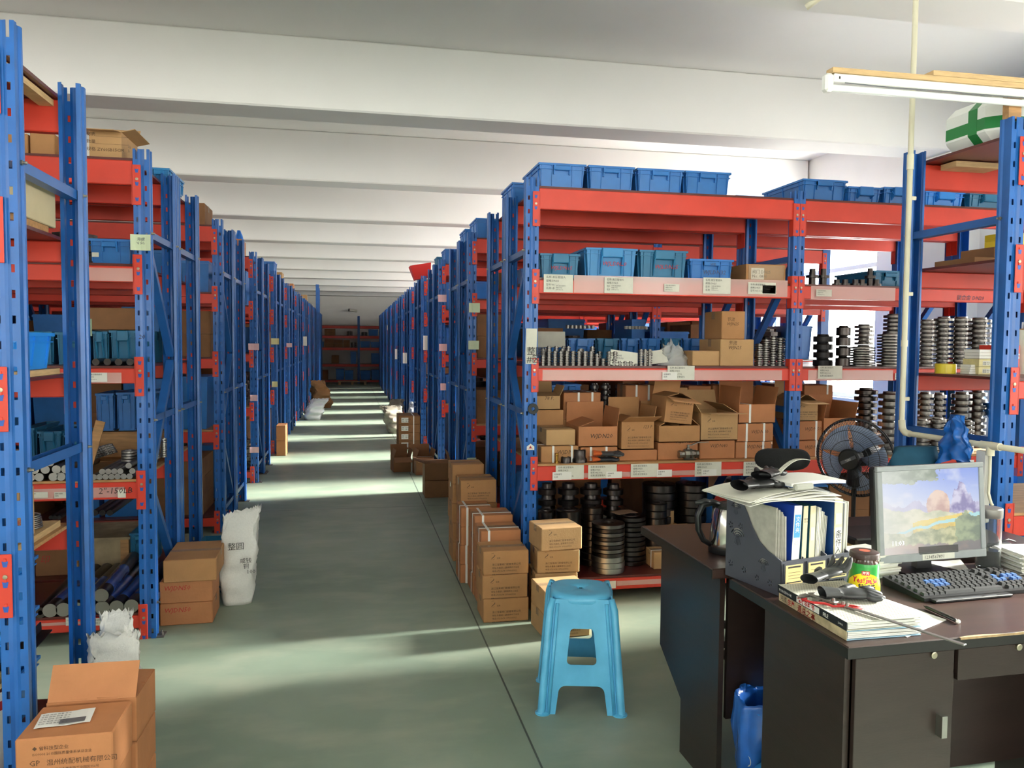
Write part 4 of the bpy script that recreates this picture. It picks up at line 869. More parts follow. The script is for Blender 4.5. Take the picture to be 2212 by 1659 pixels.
for i, (x, y) in enumerate([(47, 1041), (66, 1041), (85, 1040), (115, 1039), (132, 1039), (75, 1027), (98, 1026), (122, 1025), (142, 1024), (108, 1013)]):
    bar('thick bright round bar on the fourth shelf, %s of the thick bars' % ORD[i+1], x, y-1, .0205, YLr+.012, .55, STEEL, STEELB, z=Z2+.021+(0 if y > 1030 else .0365 if y > 1015 else .073))
for i, (x, y) in enumerate([(203, 1039), (215, 1039), (228, 1039), (241, 1038), (254, 1037), (267, 1037), (280, 1036), (221, 1028), (234, 1027), (247, 1027), (260, 1026), (286, 1026), (278, 1016)]):
    bar('slim bright round bar on the fourth shelf, %s of the slim bars' % ORD[i+1], x, y-1, .0145, YLr+.012, .55, STEEL, STEELB, z=Z2+.015+(0 if y > 1030 else .0262 if y > 1020 else .053))
for i, (a, b_, yt, n_, dy) in enumerate([(262, 296, 972, 4, .22), (330, 346, 952, 8, .3), (347, 360, 946, 9, .34)]): fspx('of shiny flanges lying over the slim bars, %s from inside' % ORD[i+1], n_, a, b_, yt, YLr+dy, Z2+.062, .35, STEELB)
b = MB(); b.box((0, 0, 0), (.045, .010, .24)); single('wooden_strip', b, WOOD, 'thin wooden slat leaning among the flanges of the fourth shelf', 'board', (-1.34, YLr+.16, Z2+.05), rot=(-.1, .25, 0))
small2 = MB()
for i in range(9):
    for j in range(5):
        c = aY(200+i*6, 1000-j*9, YLr+.30); small2.lathe([(.006, 0), (.014, 0), (.014, .008), (.006, .008)], 10, (c.x, YLr+.30-.02*j, Z2+.065+.012*j+.004*i))
for i, (a, b_, yt) in enumerate([(40, 74, 925), (78, 134, 931), (138, 178, 940)]): crpx('teal crate behind the thick bright bars, %s from inside' % ORD[i+1], a, b_, yt, YLr+BB+.06, Z2, .4, m=CTEAL, style='grip')
WR = mat('blue_film_wrap', (40, 72, 150), .25, noise=.3, nscale=12)
for i, (x, y, r, L, m_) in enumerate([(219, 1296, .0345, 1.1, WR), (221, 1326, .0345, 1.2, WR), (252, 1323, .034, 1.15, WR), (284, 1321, .0345, 1.2, WR), (108, 1325, .034, 1.2, WR), (137, 1325, .035, 1.2, WR), (166, 1322, .0345, 1.2, WR)]):
    t = bar('blue film-wrapped steel bar on the lowest shelf, %s of seven' % ORD[i+1], x, y-1, r, YLr+.005, min(L, .72), STEELD, STEELB, -.03 if i == 0 else 0, z=Z1+r+.001+(.062 if i == 0 else 0))
    b = MB(); b.rod((0, .10, 0), (-.018 if i == 0 else 0, .45, 0), r*1.012, 18); part('film_wrap', b, m_, t, 40)
b = MB(); b.T = Matrix.Rotation(-pi/2, 4, 'X'); b.lathe([(.012, 0), (.026, 0), (.026, .72), (.012, .72)], 16, closed=True); c = aY(86, 1322, YLr); single('steel_pipe', b, STEELD, 'hollow dull steel pipe beside the wrapped bars on the lowest shelf', 'pipe', (c.x, YLr+.005, Z1+.027), .06, smooth=40)
# film strips and labels on the beams
film(150, 290, 580, 605, LA, YLr); film(30, 262, 805, 828, LA, YLr); film(45, 268, 1052, 1080, LA, YLr); film(80, 284, 1336, 1354, LA, YLr)
beam_card(183, 232, 805, 825, PAPER, 3, rk=LA, Y=YLr, txt=['名称:液控蝶阀阀杆', '材质: 304', '型号: W316LF-4'])
for x0, x1 in ((59, 104), (118, 147)): beam_card(x0, x1, 1062, 1076, PAPERO, 2, rk=LA, Y=YLr, txt=['阀杆 圆钢', '规格:'])
beam_card(255, 272, 1057, 1075, PAPERO, 0, rk=LA, Y=YLr); text('2"-150LB', .042, INK, LA, (aY(213, 1072, YLr).x-LA.location.x, -.004, .742), shear=.15, name='handwriting')
for x0, x1 in ((143, 152), (203, 239)): beam_card(x0, x1, 1333, 1351, PAPERO, 2, rk=LA, Y=YLr, txt=['不锈钢圆钢', '规格: 2CR13'])
o = text('20', .03, INK, LA, (aY(299, 732, YLr).x-LA.location.x, -.001, aY(299, 732, YLr).z), shear=.2, name='handwriting')
# goods in the rear half seen between the posts
crpx('blue crate behind the diagonal brace of the first rack, middle shelf', 318, 352, 716, YLr+BB+.05, Z3, .4, m=CTEAL, style='grip')
for i, (a, b_, yt) in enumerate([(205, 245, 850), (250, 292, 848), (318, 350, 845)]): crpx('dark blue crate in the gloom above the shiny flanges, %s from inside' % ORD[i+1], a, b_, yt, YLr+BB+.12, Z2+.16, .35, m=CBLUE)
b = MB(); b.box((-.46, 0, 0), (0, .4, .156), .01); single('crate_support', b, WOOD, 'wooden platform under the dark blue crates in the gloom', 'platform', (-1.06, YLr+BB+.10, Z2))
t = thing('wooden_chest', 'old dirty wooden chest with battens at the back of the lowest shelf', 'chest', (aY(232, 1200, YLr+BB+.1).x, YLr+BB+.10, Z1)); b = MB(); b.box((-.20, 0, 0), (.12, .4, .20), .004); part('body', b, mat('grimy_plywood', (170, 152, 120), .8, noise=.45, nscale=7), t)
for x in (-.2, .075): b = MB(); b.box((x, -.014, 0), (x+.045, 0, .20)); part('batten', b, WOOD, t)
b = MB(); b.box((-.155, -.014, 0), (.075, 0, .04)); part('batten', b, WOOD, t)
b = MB(); b.box((-.21, -.02, .2005), (.13, .42, .215)); part('lid', b, mat('grimy_plywood', (170, 152, 120)), t)
crpx('teal bin beside the wooden chest on the lowest shelf', 279, 318, 1152, YLr+BB+.08, Z1, .4, m=CTEAL)
cpx('brown carton with red stamp behind the hollow pipe', 75, 146, 1178, YLr+BB+.10, Z1, .35, m=CARD4, hand=('印', .05, -.06, .08, INKR))
for i in range(6): bar('black pipe in the dark of the shelf over the chest, %s from inside' % ORD[i+1], 110+i*9 if i < 3 else 205+(i-3)*16, 1118 if i < 3 else 1108, .0115 if i < 3 else .017, YLr+BB+.03, .5, BLACKST, BLACKST, .0)
# closest rack: what shows through its end frame
LD = RACKS[('L', -1, 'B')]; YN = LD.location.y
b = MB(); b.box((-.5, 0, 0), (0, .40, .155), .003); single('plywood_box', b, mat('pale_dusty_plywood', (200, 184, 150), .75, noise=.15, nscale=5), 'pale plywood box on the second shelf of the closest rack', 'box', (-1.055, 2.80, Z4+.030), rot=(0, 0, .0))
b = MB(); b.box((-.4, 0, 0), (0, .3, .028)); single('wood_plank', b, WOOD, 'brown plank under the pale plywood box', 'board', (-1.06, 2.84, Z4+.0005))
crate('bright blue crate near the post on the middle shelf of the closest rack', .42, .34, .128, (-1.27, 2.84, Z3+.022), m=CBRIGHT)
b = MB(); b.box((-.45, 0, 0), (0, .42, .020)); single('wood_plank', b, PLY, 'light board under the bright blue crate', 'board', (-1.055, 2.79, Z3+.0005))
b = MB(); b.box((-.05, 0, 0), (0, .50, .022)); single('plywood_offcut', b, PLY, 'plywood offcut under the dark top sheet of the closest rack', 'board', (-1.06, 2.74, LEV[0][0]-.026))
b = MB(); b.box((-.5, 0, 0), (0, .46, .022)); single('wood_plank', b, PLY, 'light board jutting from the fourth shelf of the closest rack', 'board', (-1.058, 2.73, Z2+.0005))
t = carton('tan carton with red print on the light board of the closest rack', .42, .21, .17, (-1.275, 2.76, Z2+.024), m=CARD2)
text('不锈钢阀配', .032, INKR, t, (.2105, .02, .05), (pi/2, 0, pi/2)); text('WA', .045, INKR, t, (.2105, .06, .11), (pi/2, 0, pi/2), shear=.2)
t = thing('wire_coil', 'coil of bright wire lying on the light board of the closest rack', 'wire', (-1.13, 3.07, Z2+.0235))
for i in range(7): b = MB(); b.tube([((.050-.001*i)*math.cos(2*pi*k/24), (.050-.001*i)*math.sin(2*pi*k/24), .0035+.0068*i) for k in range(24)], .0033, 6, True); part('loop', b, STEELB, t, 'all')
for i in range(3): crate('sky blue crate stacked on the lowest shelf of the closest rack, %s up' % ORD[i+1], .40, .33, .188, (-1.34, 2.875, Z1+.19*i), m=CBRIGHT)
# ------------------------------------------------------------------ things standing on the floor
def stack(where, n_, xw, Y, ztop, d, m, labels, z0=0, **kw):
    h = ztop/n_-.0012; z = z0
    for i in range(n_):
        k = {a: (b_[i] if isinstance(b_, list) else b_) for a, b_ in kw.items()}
        carton('%s %s' % (labels[i] if isinstance(labels, list) else labels, where), xw[1]-xw[0], d, h, ((xw[0]+xw[1])/2+random.uniform(-.004, .004), Y, z+.0005), m=m, **k); z += h+.0012
stack('of the carton stack nearest the stool along the aisle', 3, (.69, .937), 4.13, .388, .22, CARD, ['bottom printed carton', 'middle printed carton', 'top printed carton'], prt=1.0)
stack('in the strapped stack right behind the printed cartons', 4, (.715, .945), 4.37, .441, .22, CARD3, [o_+' strapped carton' for o_ in ('lowest', 'second', 'third', 'topmost')], straps=(-.3,), cross=True)
stack('in the third stack along the rack end', 4, (.712, .945), 4.61, .476, .22, CARD3, [o_+' strapped carton' for o_ in ('lowest', 'second', 'third', 'topmost')], straps=(-.28,), cross=True)
stack('in the narrower fourth stack along the rack end', 4, (.668, .86), 4.85, .475, .22, CARD3, [o_+' strapped carton' for o_ in ('lowest', 'second', 'third', 'topmost')], straps=(-.3,), cross=True)
stack('of the fifth stack along the rack end', 4, (.70, .937), 5.09, .605, .24, CARD, [o_+' printed carton' for o_ in ('lowest', 'second', 'third', 'top')], prt=[None, None, 1.0, 1.0])
stack('in the tall rearmost stack along the rack end', 5, (.68, .90), 5.36, .668, .24, CARD, [o_+' plain carton' for o_ in ('lowest', 'second', 'third', 'fourth', 'topmost')])
z = 0
for i in range(4):
    carton('%s printed tan carton of the column before the long rack post' % ('lowest', 'second', 'third', 'topmost')[i], .235, .215, .1245, ((1.095, 1.095, 1.105, 1.12)[i], 4.13-.01*(i == 3), z+.0005), -.04 if i < 3 else .10, m=CARD2, prt=[None, None, 1.0, 1.0][i], ink=INKB); z += .1265
z = 0
for i in range(2):
    carton('%s tan carton half hidden behind the blue stool' % ('lower', 'upper')[i], .25, .235, .1225, (1.08, 3.85, z+.0005), .06, m=CARD2, prt=1.0, ink=INKB); z += .1245
# beside the first rack across the aisle
for i, lb in enumerate(('bottom', 'middle')): carton('%s worn carton marked DN50 beside the first rack post' % lb, .262, .26, .116, (-.855, 4.385, .0005+.1175*i), .02, m=CARD3, hand=('WJDN50', .034, -.11, .07, INKR), side_note=None)
t = carton('open tray carton of rods on the worn cartons beside the rack post', .262, .40, .118, (-.83, 4.36, .2362), .03, m=CARD, opened={})
for i in range(7): bar('short dark rod in the open tray carton, %s along' % ORD[i+1], 0, 0, .011, 1, .25, STEELD, STEEL).location = (-.92+.03*i, 4.43, .32+.006*(i % 2))
b = MB(); b.slab(lambda u, v: (-.09+u*.18, -.05+v*.1, .004*math.sin(u*4)), 5, 3, .0008); o = single('paper_note', b, PAPER, 'white note lying on the rods in the open tray carton', 'note', (-.81, 4.50, .346), .15); text('WJ DN50', .025, PEN, o, (-.07, -.02, .006), (0, 0, 0), shear=.2, name='handwriting')
for i in range(2): b = MB(); b.box((-.125, 0, .0), (.125, .24, .078), .003)
b = MB(); b.box((-.11, 0, 0), (.11, .30, .060), .003); single('card_insert', b, CARD4, 'cardboard packing under the rods in the open tray carton', 'packing', (-.83, 4.39, .2403), .03)
crate('dark teal crate on the floor behind the white sack', .26, .34, .27, (-.78, 4.90, 0.0005), m=CTEAL)
sack('tall white woven sack with black writing standing in the aisle', .175, .14, .50, (-.635, 4.66, .0005), .12, SACK, (.03, .02), 1.12, .020, marks=[('整圆', .045, -.05, .33, INK), ('咸钱\n  铜\n    100', .032, .015, .25, INK)], seed=2, bulge=.06, slump=-.05)
# near the viewer
sack('crumpled white woven sack behind the closest cartons', .17, .13, .40, (-.87, 3.08, .0005), .05, SACK, (0, .02), 1.0, .022, seed=5)
sack('smaller white sack wedged behind the first one by the rack post', .12, .10, .445, (-.885, 3.225, .0005), .2, SACK, (.0, .01), .85, .02, seed=8)
z = 0
for i in range(3):
    t = carton(('lowest carton of the closest stack, partly out of frame', 'second carton of the closest stack', 'closest brown carton with packing list on its lid')[i], .245, .20, .138, (-.778+.004*i, 2.315, z+.0005), 0, m=CARD3, tape=False, side_note=None); z += .140
    if i >= 1:
        for s, sz, x, zz_ in (('◆ 省科技型企业', .0125, -.08, .105), ('ISO9001:2015国际质量体系认证企业', .0095, -.08, .090), ('温州统配机械有限公司', .018, -.045, .062), ('GP', .022, -.088, .062), ('统配阀杆', .0085, -.088, .047), ('地址:温州永嘉东瓯工业园区956号', .009, -.045, .045)): text(s, sz, INKB, t, (x, -.001, zz_))
b = MB(); b.slab(lambda u, v: (-.07+u*.14, -.045+v*.09, .0012*math.sin(u*9)), 9, 3, .0006); o = single('packing_list', b, PAPER, 'white packing list stuck on the closest brown carton', 'paper', (-.80, 2.42, .4225), .12)
for i in range(5): text('名称 规格 数量 备注', .0085, INK, o, (-.064, .026-.014*i, .0022), (0, 0, 0))
q = MB(); q.box((-.01, -.038, .0018), (.055, -.010, .0022)); part('picture_print', q, GREYP, o)
z = 0
for i in range(3):
    carton(('lowest carton behind the closest one', 'middle carton behind the closest one', 'torn open carton with raised ribbed flap behind the closest one')[i], .25, .215, .138, (-.765, 2.535, z+.0005), -.02, m=CARD3, opened=None if i < 2 else {'f': -28, 'b': -89, 'l': -88, 'r': -87}, tape=False); z += .140
t = thing('paint_pail', 'white printed pail heaped with valve fittings beside the blue post', 'pail', (-1.17, 2.735, Z1+.0005)); b = MB(); b.lathe([(.085, 0), (.104, .25), (.109, .25), (.109, .26), (.098, .26), (.08, .01)], 26); part('body', b, PAPER, t, 40)
b = MB(); b.lathe([(.1022, .205), (.1040, .235)], 26); part('red_band', b, INKR, t, 40)
for i, (x, y, z, r) in enumerate([(-.02, -.01, .27, .05), (.04, .03, .28, .042), (.03, -.04, .30, .035), (-.04, .04, .29, .04), (0, .01, .335, .033)]):
    b = MB(); b.lathe([(r*.35, -r*.7), (r*.8, -r*.7), (r, -r*.3), (r, r*.2), (r*.75, r*.35), (r*.6, r*.8), (r*.35, r*.8)], 14, closed=True); single('valve_fitting', b, mat('aged_brass', (170, 150, 110), .35, 1, noise=.3), 'dull bronze valve fitting in the white pail, %s from the bottom' % ORD[i+1], 'fitting', (-1.17+x, 2.735+y, Z1+z-.01), rot=(.5*i, .4*i, 0), smooth=35)
b = MB(); b.hexa([(0, 0, 0), (.04, 0, 0), (.04, 0, .004), (.004, 0, .004), (.004, 0, .035), (0, 0, .035)], (0, .33, .0)); single('angle_iron', b, STEELD, 'rusty angle iron leaning out of the white pail', 'bar', (-1.13, 2.80, .40), rot=(.12, 0, -.06))
# further down the aisle, desk side
for i in range(2): carton(('lower dark carton beyond the long row', 'upper dark carton with lifted flaps beyond the long row')[i], .255, .27, .165, (.825, 7.62, .0005+.1665*i), 0, m=CARD4, opened=None if i == 0 else {'l': 70, 'r': -15, 'f': -100, 'b': -100})
for i in range(2): carton(('torn open carton on the floor at the second row', 'crushed carton beside the torn open one')[i], .2, .25, .20 if i == 0 else .17, ((.82, 8.95), (.58, 9.2))[i]+(.0005,), .1, m=CARD4, opened={'b': 10, 'f': 110, 'l': -20, 'r': 15}, cross=not i)
for i in range(4): carton('%s film-wrapped carton with white label, aisle edge of the third row' % ('lowest', 'second', 'third', 'topmost')[i], .30, .55, .115, (.805, 11.2, .0005+.1165*i), 0, m=CARD4, cards=1, straps=(.2,))
sack('dirty white bag slumped beyond the wrapped cartons', .30, .3, .45, (.80, 13.1, .0005), .3, mat('soiled_white_bag', (186, 176, 160), .6, noise=.5, nscale=6), (-.12, .05), 1.1, .05, seed=3)
sack('second dirty white bag against the posts beyond the wrapped cartons', .28, .3, .5, (.76, 13.9, .0005), .1, mat('soiled_white_bag', (186, 176, 160)), (.05, .0), .8, .05, seed=6)
sack('printed white bag standing upright by the fourth row posts', .2, .2, .55, (.93, 12.55, .0005), .0, SACK, (.06, 0), .6, .03, seed=9, marks=[('阀', .06, -.03, .3, INK)])
# further down, across the aisle
for i in range(2): carton(('lower orange carton standing by the third row', 'narrow orange carton on top at the third row')[i], .12, .3, .2, (-.90, 10.75, .0005+.2015*i), 0, m=CARD3)
sack('shiny white plastic bag slumped by the inner posts', .30, .3, .40, (-.70, 15.6, .0005), .2, BAGW, (.16, .0), 1.0, .05, seed=4, name='plastic_bag', cat='bag')
sack('heap of crumpled brown paper beyond the white bag', .42, .4, .62, (-.60, 18.4, .0005), .3, CARD, (-.10, 0), .7, .07, seed=7, name='paper_heap', cat='paper')
# tops of the racks further down
for i, (a, b_, yt, k, kind, m_, dy, d) in enumerate([(1106, 1140, 412, 0, 'B', CBLUE, .12, .4), (1023, 1052, 484, 1, 'A', CBLUE, .05, .4), (996, 1011, 509, 1, 'B', CBLUE, .05, .4), (963, 972, 547, 2, 'A', CBLUE, .05, .4), (922, 934, 586, 2, 'B', CTEAL, .25, .35)]):
    Y = YR+2.2654*k+(0 if kind == 'A' else BB)+dy; c = aY(a, yt, Y); crate('blue crate on the desk-side rack tops, %s one down the aisle' % ORD[i+1], max(.3, aY(b_, yt, Y).x-c.x), d, .17, (1.02+.17, Y, Z5), m=m_)
b = MB(); b.taper((-.15, 0, 0), (.15, .3, .2), .75); single('red_basket', b, mat('red_plastic', (206, 40, 36), .4), 'bright red plastic basket tipped on a rack top down the aisle', 'basket', (1.0, YR+2.2654*3+.1, Z5+.02), rot=(0, -.18, 0))
for i, (x, Y, w_, h, m_) in enumerate([(-1.10, 7.9, .22, .17, CARD4), (-1.14, 9.2, .26, .18, CARD3), (-1.12, 13.6, .3, .22, CARD2), (-1.10, 16.2, .3, .2, CARD3), (-1.12, 20.4, .35, .25, CARD2)]):
    k = round((Y-YLr)/2.2529-.2); Yk = YLr+2.2529*k+.06; carton('carton on the inner rack tops, %s one down the aisle' % ORD[i+1], w_, .35, h, (x-.11, Yk, Z5), 0, m=m_)
crate('blue crate on the inner rack top between two cartons down the aisle', .3, .4, .17, (-1.14, YLr+2.2529*3+.06, Z5))
t = thing('plastic_bag', 'twist of blue plastic bag on the first carton down the inner rack tops', 'bag', (-1.15, YLr+2.2529*2+.1, Z5+.172)); b = MB(); b.grid(lambda u, v: ((.05*(1-.7*v)+.01*noise1(u*4, v*4, 1))*math.cos(2*pi*u), .04*math.sin(2*pi*u)*(1-.6*v), v*.1), 16, 6, True); part('body', b, BAGB, t, 'all')
# slips of paper taped to the posts
def slip(label, x0, x1, y0, y1, Y, m, txt=None): 
    a, b_ = aY(x0, y1, Y), aY(x1, y0, Y); return note('paper_note', label, (a.x+b_.x)/2, Y-.012, (a.z+b_.z)/2, b_.x-a.x, b_.z-a.z, m, txt=txt, curl=.008)
slip('pale green note taped to the first post across the aisle', 284, 327, 508, 541, YLr, PAPERG, '老海螺\nDN 50/100')
slip('green slip sticking out beside the closest far post, upper', 183, 193, 426, 467, 3.30, PAPERG); slip('green slip sticking out beside the closest far post, lower', 190, 202, 689, 726, 3.30, PAPERG)
for i, (x0, x1, y0, y1, k, X, m_, lb) in enumerate([(537, 560, 742, 756, 2, 'L', PAPERP, 'pink note on the inner second-row post, upper'), (541, 557, 853, 866, 2, 'L', PAPERP, 'pink note on the inner second-row post, middle'), (540, 560, 965, 978, 2, 'L', PAPERP, 'pink crumpled note on the inner second-row post, lowest'),
        (586, 603, 731, 744, 3, 'L', PAPERY, 'yellow note on the inner third-row post, upper'), (588, 600, 824, 836, 3, 'L', PAPERY, 'yellow note on the inner third-row post, lower'), (619, 631, 741, 750, 4, 'L', PAPERP, 'pink note on the inner fourth-row post'), (655, 663, 727, 747, 6, 'L', PAPER, 'white slip on the inner sixth-row post'),
        (1012, 1036, 655, 675, 1, 'R', PAPERG, 'green note on the second desk-side row post, upper'), (1011, 1034, 736, 755, 1, 'R', PAPERG, 'green note on the second desk-side row post, middle'), (1008, 1028, 988, 1003, 1, 'R', PAPERG, 'green note on the second desk-side row post, lowest'),
        (946, 964, 637, 652, 2, 'R', PAPERP, 'pink note on the third desk-side row post, upper'), (948, 965, 743, 758, 2, 'R', PAPERP, 'pink note on the third desk-side row post, middle'), (951, 963, 828, 843, 2, 'R', PAPERP, 'pink folded note on the third desk-side row post, lowest'),
        (914, 924, 725, 756, 3, 'R', PAPER, 'long white slip on the fourth desk-side row post'), (870, 879, 762, 785, 4, 'R', PAPER, 'long white slip on the fifth desk-side row post'), (853, 862, 754, 776, 6, 'R', PAPER, 'white slip on the seventh desk-side row post'), (836, 843, 702, 713, 8, 'R', PAPERO, 'small white slip high on a far desk-side post')]):
    slip(lb, x0, x1, y0, y1, (YLr+2.2529*k) if X == 'L' else (YR+2.2654*k), m_)
# security camera on the far wall
t = thing('security_camera', 'small dark security camera on the far end wall above the racks', 'camera', (.08, YB, 2.66)); b = MB(); b.box((-.03, -.22, -.03), (.03, 0, -.01)); part('arm', b, GREYP, t); b = MB(); b.rod((-.14, -.30, .03), (.14, -.22, .0), .05, 14); part('housing', b, PAPERO, t, 40); b = MB(); b.rod((-.16, -.306, .032), (-.14, -.30, .03), .052, 14); part('lens', b, BLACKP, t)
t = thing('pallet', 'pale wooden pallet on the floor at the dark end of the aisle', 'pallet', (.05, 28.6, .0))
for i in range(5): b = MB(); b.box((-.5, -.25+.11*i, .10), (.5, -.17+.11*i, .12)); part('slat', b, PLY, t)
for x in (-.48, -.04, .40): b = MB(); b.box((x, -.25, 0), (x+.08, .27, .0995)); part('runner', b, PLY, t)
# ------------------------------------------------------------------ the remaining stock: cartons, crates and metal packed on the further shelves
fill = {'c': MB(), 'b': MB(), 'd': MB()}
def pack(X, k, kind, bays, dens, LEV=LEV, only=None):
    r = RACKS[(X, k, kind)]; d = 1 if X == 'R' else -1; lv = [z+.0138 for z, h in LEV]
    for i in range(bays):
        xl = r.location.x+min(d*BAY*i, d*BAY*(i+1))+(PW if d > 0 else 0)
        for li, z in enumerate(lv):
            if (only is not None and (i, li) not in only) or (li == 0 and (i == 0 or random.random() > .35)): continue
            top = .30 if li == 0 else (lv[li-1]-LEV[li-1][1]-.02-z); x = xl+.02; xe = xl+BAY-PW-.02
            while x < xe-.12:
                w_ = min(random.uniform(.22, .40), xe-x); h = top*random.uniform(.6, .97) if li else random.uniform(.15, .25); kk = random.choice('ccbbd' if li else 'cb')
                if random.random() < dens:
                    b = fill[kk]; y0, y1 = r.location.y+.07+random.uniform(0, .02), r.location.y+DEP-.08
                    if kk == 'b': b.taper((x, y0, z), (x+w_-.02, y1, z+h), .92); b.box((x-.004, y0-.006, z+h-.02), (x+w_-.016, y1+.006, z+h-.005))
                    elif kk == 'c':
                        n_ = max(1, round(h/.15)); 
                        for q in range(n_): b.box((x+random.uniform(0, .01), y0, z+h/n_*q), (x+w_-.012, y1, z+h/n_*(q+1)-.002))
                    else:
                        n_ = 3; r_ = min(w_/2-.01, .11)
                        for yy in (y0+.12, y0+.36): b.lathe([(r_*.4, 0)]+[p for q in range(4) for p in ((r_, q*h*.2+.004), (r_, q*h*.2+h*.12), (r_*.6, q*h*.2+h*.13), (r_*.6, q*h*.2+h*.195))]+[(r_*.4, h*.8)], 10, (x+w_/2, yy, z))
                x += w_
for k in range(0, 11):
    for kind in 'AB':
        if (k, kind) != (0, 'A'): 
            if k > 0: pack('R', k, kind, 2, .86)
        if k > 0: pack('L', k, kind, 2 if k < 3 else 1, .8)
        else: pass
pack('R', 0, 'B', 2, .95, only={(0, 4), (1, 4)}); pack('R', 0, 'A', 2, .9, only={(1, 4)}); pack('L', 0, 'B', 2, .85, only={(0, 1), (1, 1), (1, 2), (1, 3), (1, 4)}); pack('L', 0, 'A', 2, .85, only={(1, 1), (1, 2), (1, 3), (1, 4)})
for i, x in enumerate((1.9, .24, -1.42, -3.08)):
    RACKS[('R', 90+i, 'A')] = [o for o in bpy.data.objects if o.name.startswith('pallet_rack') and o.get('label', '').endswith('%s from the window side' % ORD[i+1])][0]; pack('R', 90+i, 'A', 1, .85, ((2.08, .09), (1.72, .09), (1.29, .09), (.7, .09), (.12, .07)))
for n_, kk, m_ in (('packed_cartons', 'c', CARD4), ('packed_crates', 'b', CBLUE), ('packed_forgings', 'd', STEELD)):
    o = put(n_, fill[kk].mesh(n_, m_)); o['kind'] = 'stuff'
o = put('small_flanges', small.mesh('small_flanges', STEEL, 35)); o['kind'] = 'stuff'
o = put('small_rings', small2.mesh('small_rings', STEEL, 35)); o['kind'] = 'stuff'
# ------------------------------------------------------------------ desks
DW = mat('dark_brown_laminate', (46, 33, 30), .36, noise=.22, nscale=6, stretch=(1, 1, 5), bump=.03, bscale=50)
DTOP = mat('desk_top_laminate', (60, 41, 36), .32, noise=.25, nscale=5, stretch=(1, 6, 1))
DEDGE = mat('black_edge_band', (30, 28, 28), .35)
CHIP = mat('bare_chipboard', (176, 146, 108), .8, noise=.3, nscale=60)
def outline(pts, holes, depth, m, name, bev=0):
    """flat plate of thickness `depth` cut to an outline with holes, lying in x-z, from y 0 to depth"""
    c = bpy.data.curves.new('o', 'CURVE'); c.dimensions = '2D'; c.fill_mode = 'BOTH'; c.extrude = depth/2-bev; c.bevel_depth = bev; c.bevel_resolution = 1
    for ring in [pts]+list(holes):
        s = c.splines.new('POLY'); s.points.add(len(ring)-1); s.use_cyclic_u = True
        for p, q in zip(s.points, ring): p.co = (q[0], q[1], 0, 1)
    o = bpy.data.objects.new('o', c);
    pass
    me = bpy.data.meshes.new_from_object(o); me.name = name; bpy.data.objects.remove(o); bpy.data.curves.remove(c)
    me.transform(Matrix.Translation((0, depth/2, 0)) @ Matrix.Rotation(pi/2, 4, 'X')); me.materials.clear(); me.materials.append(m); return me
def rrect(x0, z0, x1, z1, r, n=5):
    P = []
    for cx, cz, a0 in ((x1-r, z1-r, 0), (x0+r, z1-r, 90), (x0+r, z0+r, 180), (x1-r, z0+r, 270)):
        for i in range(n+1): a = math.radians(a0+90*i/n); P.append((cx+r*math.cos(a), cz+r*math.sin(a)))
    return P
ZD = .75
t = thing('office_desk', 'dark brown office desk with one cabinet door and drawer, carrying the monitor', 'desk', (1.212, 1.735, 0), .03); ND = t
b = MB(); b.box((0, 0, ZD-.03), (1.35, .595, ZD), .004); part('desk_top', b, DTOP, t)
b = MB(); b.box((-.001, -.0015, ZD-.030), (1.351, 0, ZD-.002)); b.box((-.0015, 0, ZD-.030), (0, .595, ZD-.002)); part('edge_band', b, DEDGE, t)
b = MB(); b.slab(lambda u, v: (.33+u*.75, -.0022+.010*v*(.5+.5*math.sin(u*23)), ZD+.0003), 30, 2, .006); part('chipped_edge', b, CHIP, t)
b = MB(); b.box((.010, .025, 0), (.026, .40, ZD-.031)); part('side_panel', b, DW, t)
b = MB(); b.box((.316, .025, 0), (.332, .40, ZD-.031)); part('side_panel', b, DW, t)
b = MB(); b.box((.026, .384, 0), (.316, .40, ZD-.031)); part('back_panel', b, DW, t)
b = MB(); b.box((.03, .008, .06), (.322, .024, ZD-.034), .0015); d = part('cabinet_door', b, DW, t)
b = MB(); b.box((.272, -.012, .495), (.276, .008, .552)); b.box((.272, -.014, .495), (.288, -.010, .552)); part('handle', b, STEELB, d)
b = MB(); b.T = Matrix.Translation((.256, .008, .708)) @ Matrix.Rotation(pi/2, 4, 'X'); b.lathe([(.009, 0), (.009, .006), (.006, .007), (0, .007)], 14); part('lock', b, GALV, d)
b = MB(); b.box((.335, .008, .632), (1.02, .024, ZD-.034), .0015); b.box((.345, .024, .64), (1.01, .45, .65)); d = part('drawer', b, DW, t)
b = MB(); b.T = Matrix.Translation((.52, .008, .708)) @ Matrix.Rotation(pi/2, 4, 'X'); b.lathe([(.009, 0), (.009, .006), (.006, .007), (0, .007)], 14); part('lock', b, GALV, d)
b = MB(); b.box((.332, .04, .58), (.352, .42, ZD-.031)); part('drawer_rail', b, DW, t)
b = MB(); b.box((1.02, .025, 0), (1.036, .56, ZD-.031)); part('side_panel', b, DW, t)
b = MB(); b.box((.332, .40, .15), (1.02, .416, ZD-.031)); part('modesty_panel', b, DW, t)
t = thing('office_desk', 'second dark desk pushed against the first from behind, carrying the kettle', 'desk', (1.176, 2.380, 0), .01); FD = t; ZF = .768
b = MB(); b.box((-.02, 0, ZF-.035), (1.38, .63, ZF), .004); part('desk_top', b, DTOP, t)
b = MB(); b.box((-.0215, 0, ZF-.034), (-.02, .63, ZF-.002)); part('edge_band', b, DEDGE, t)
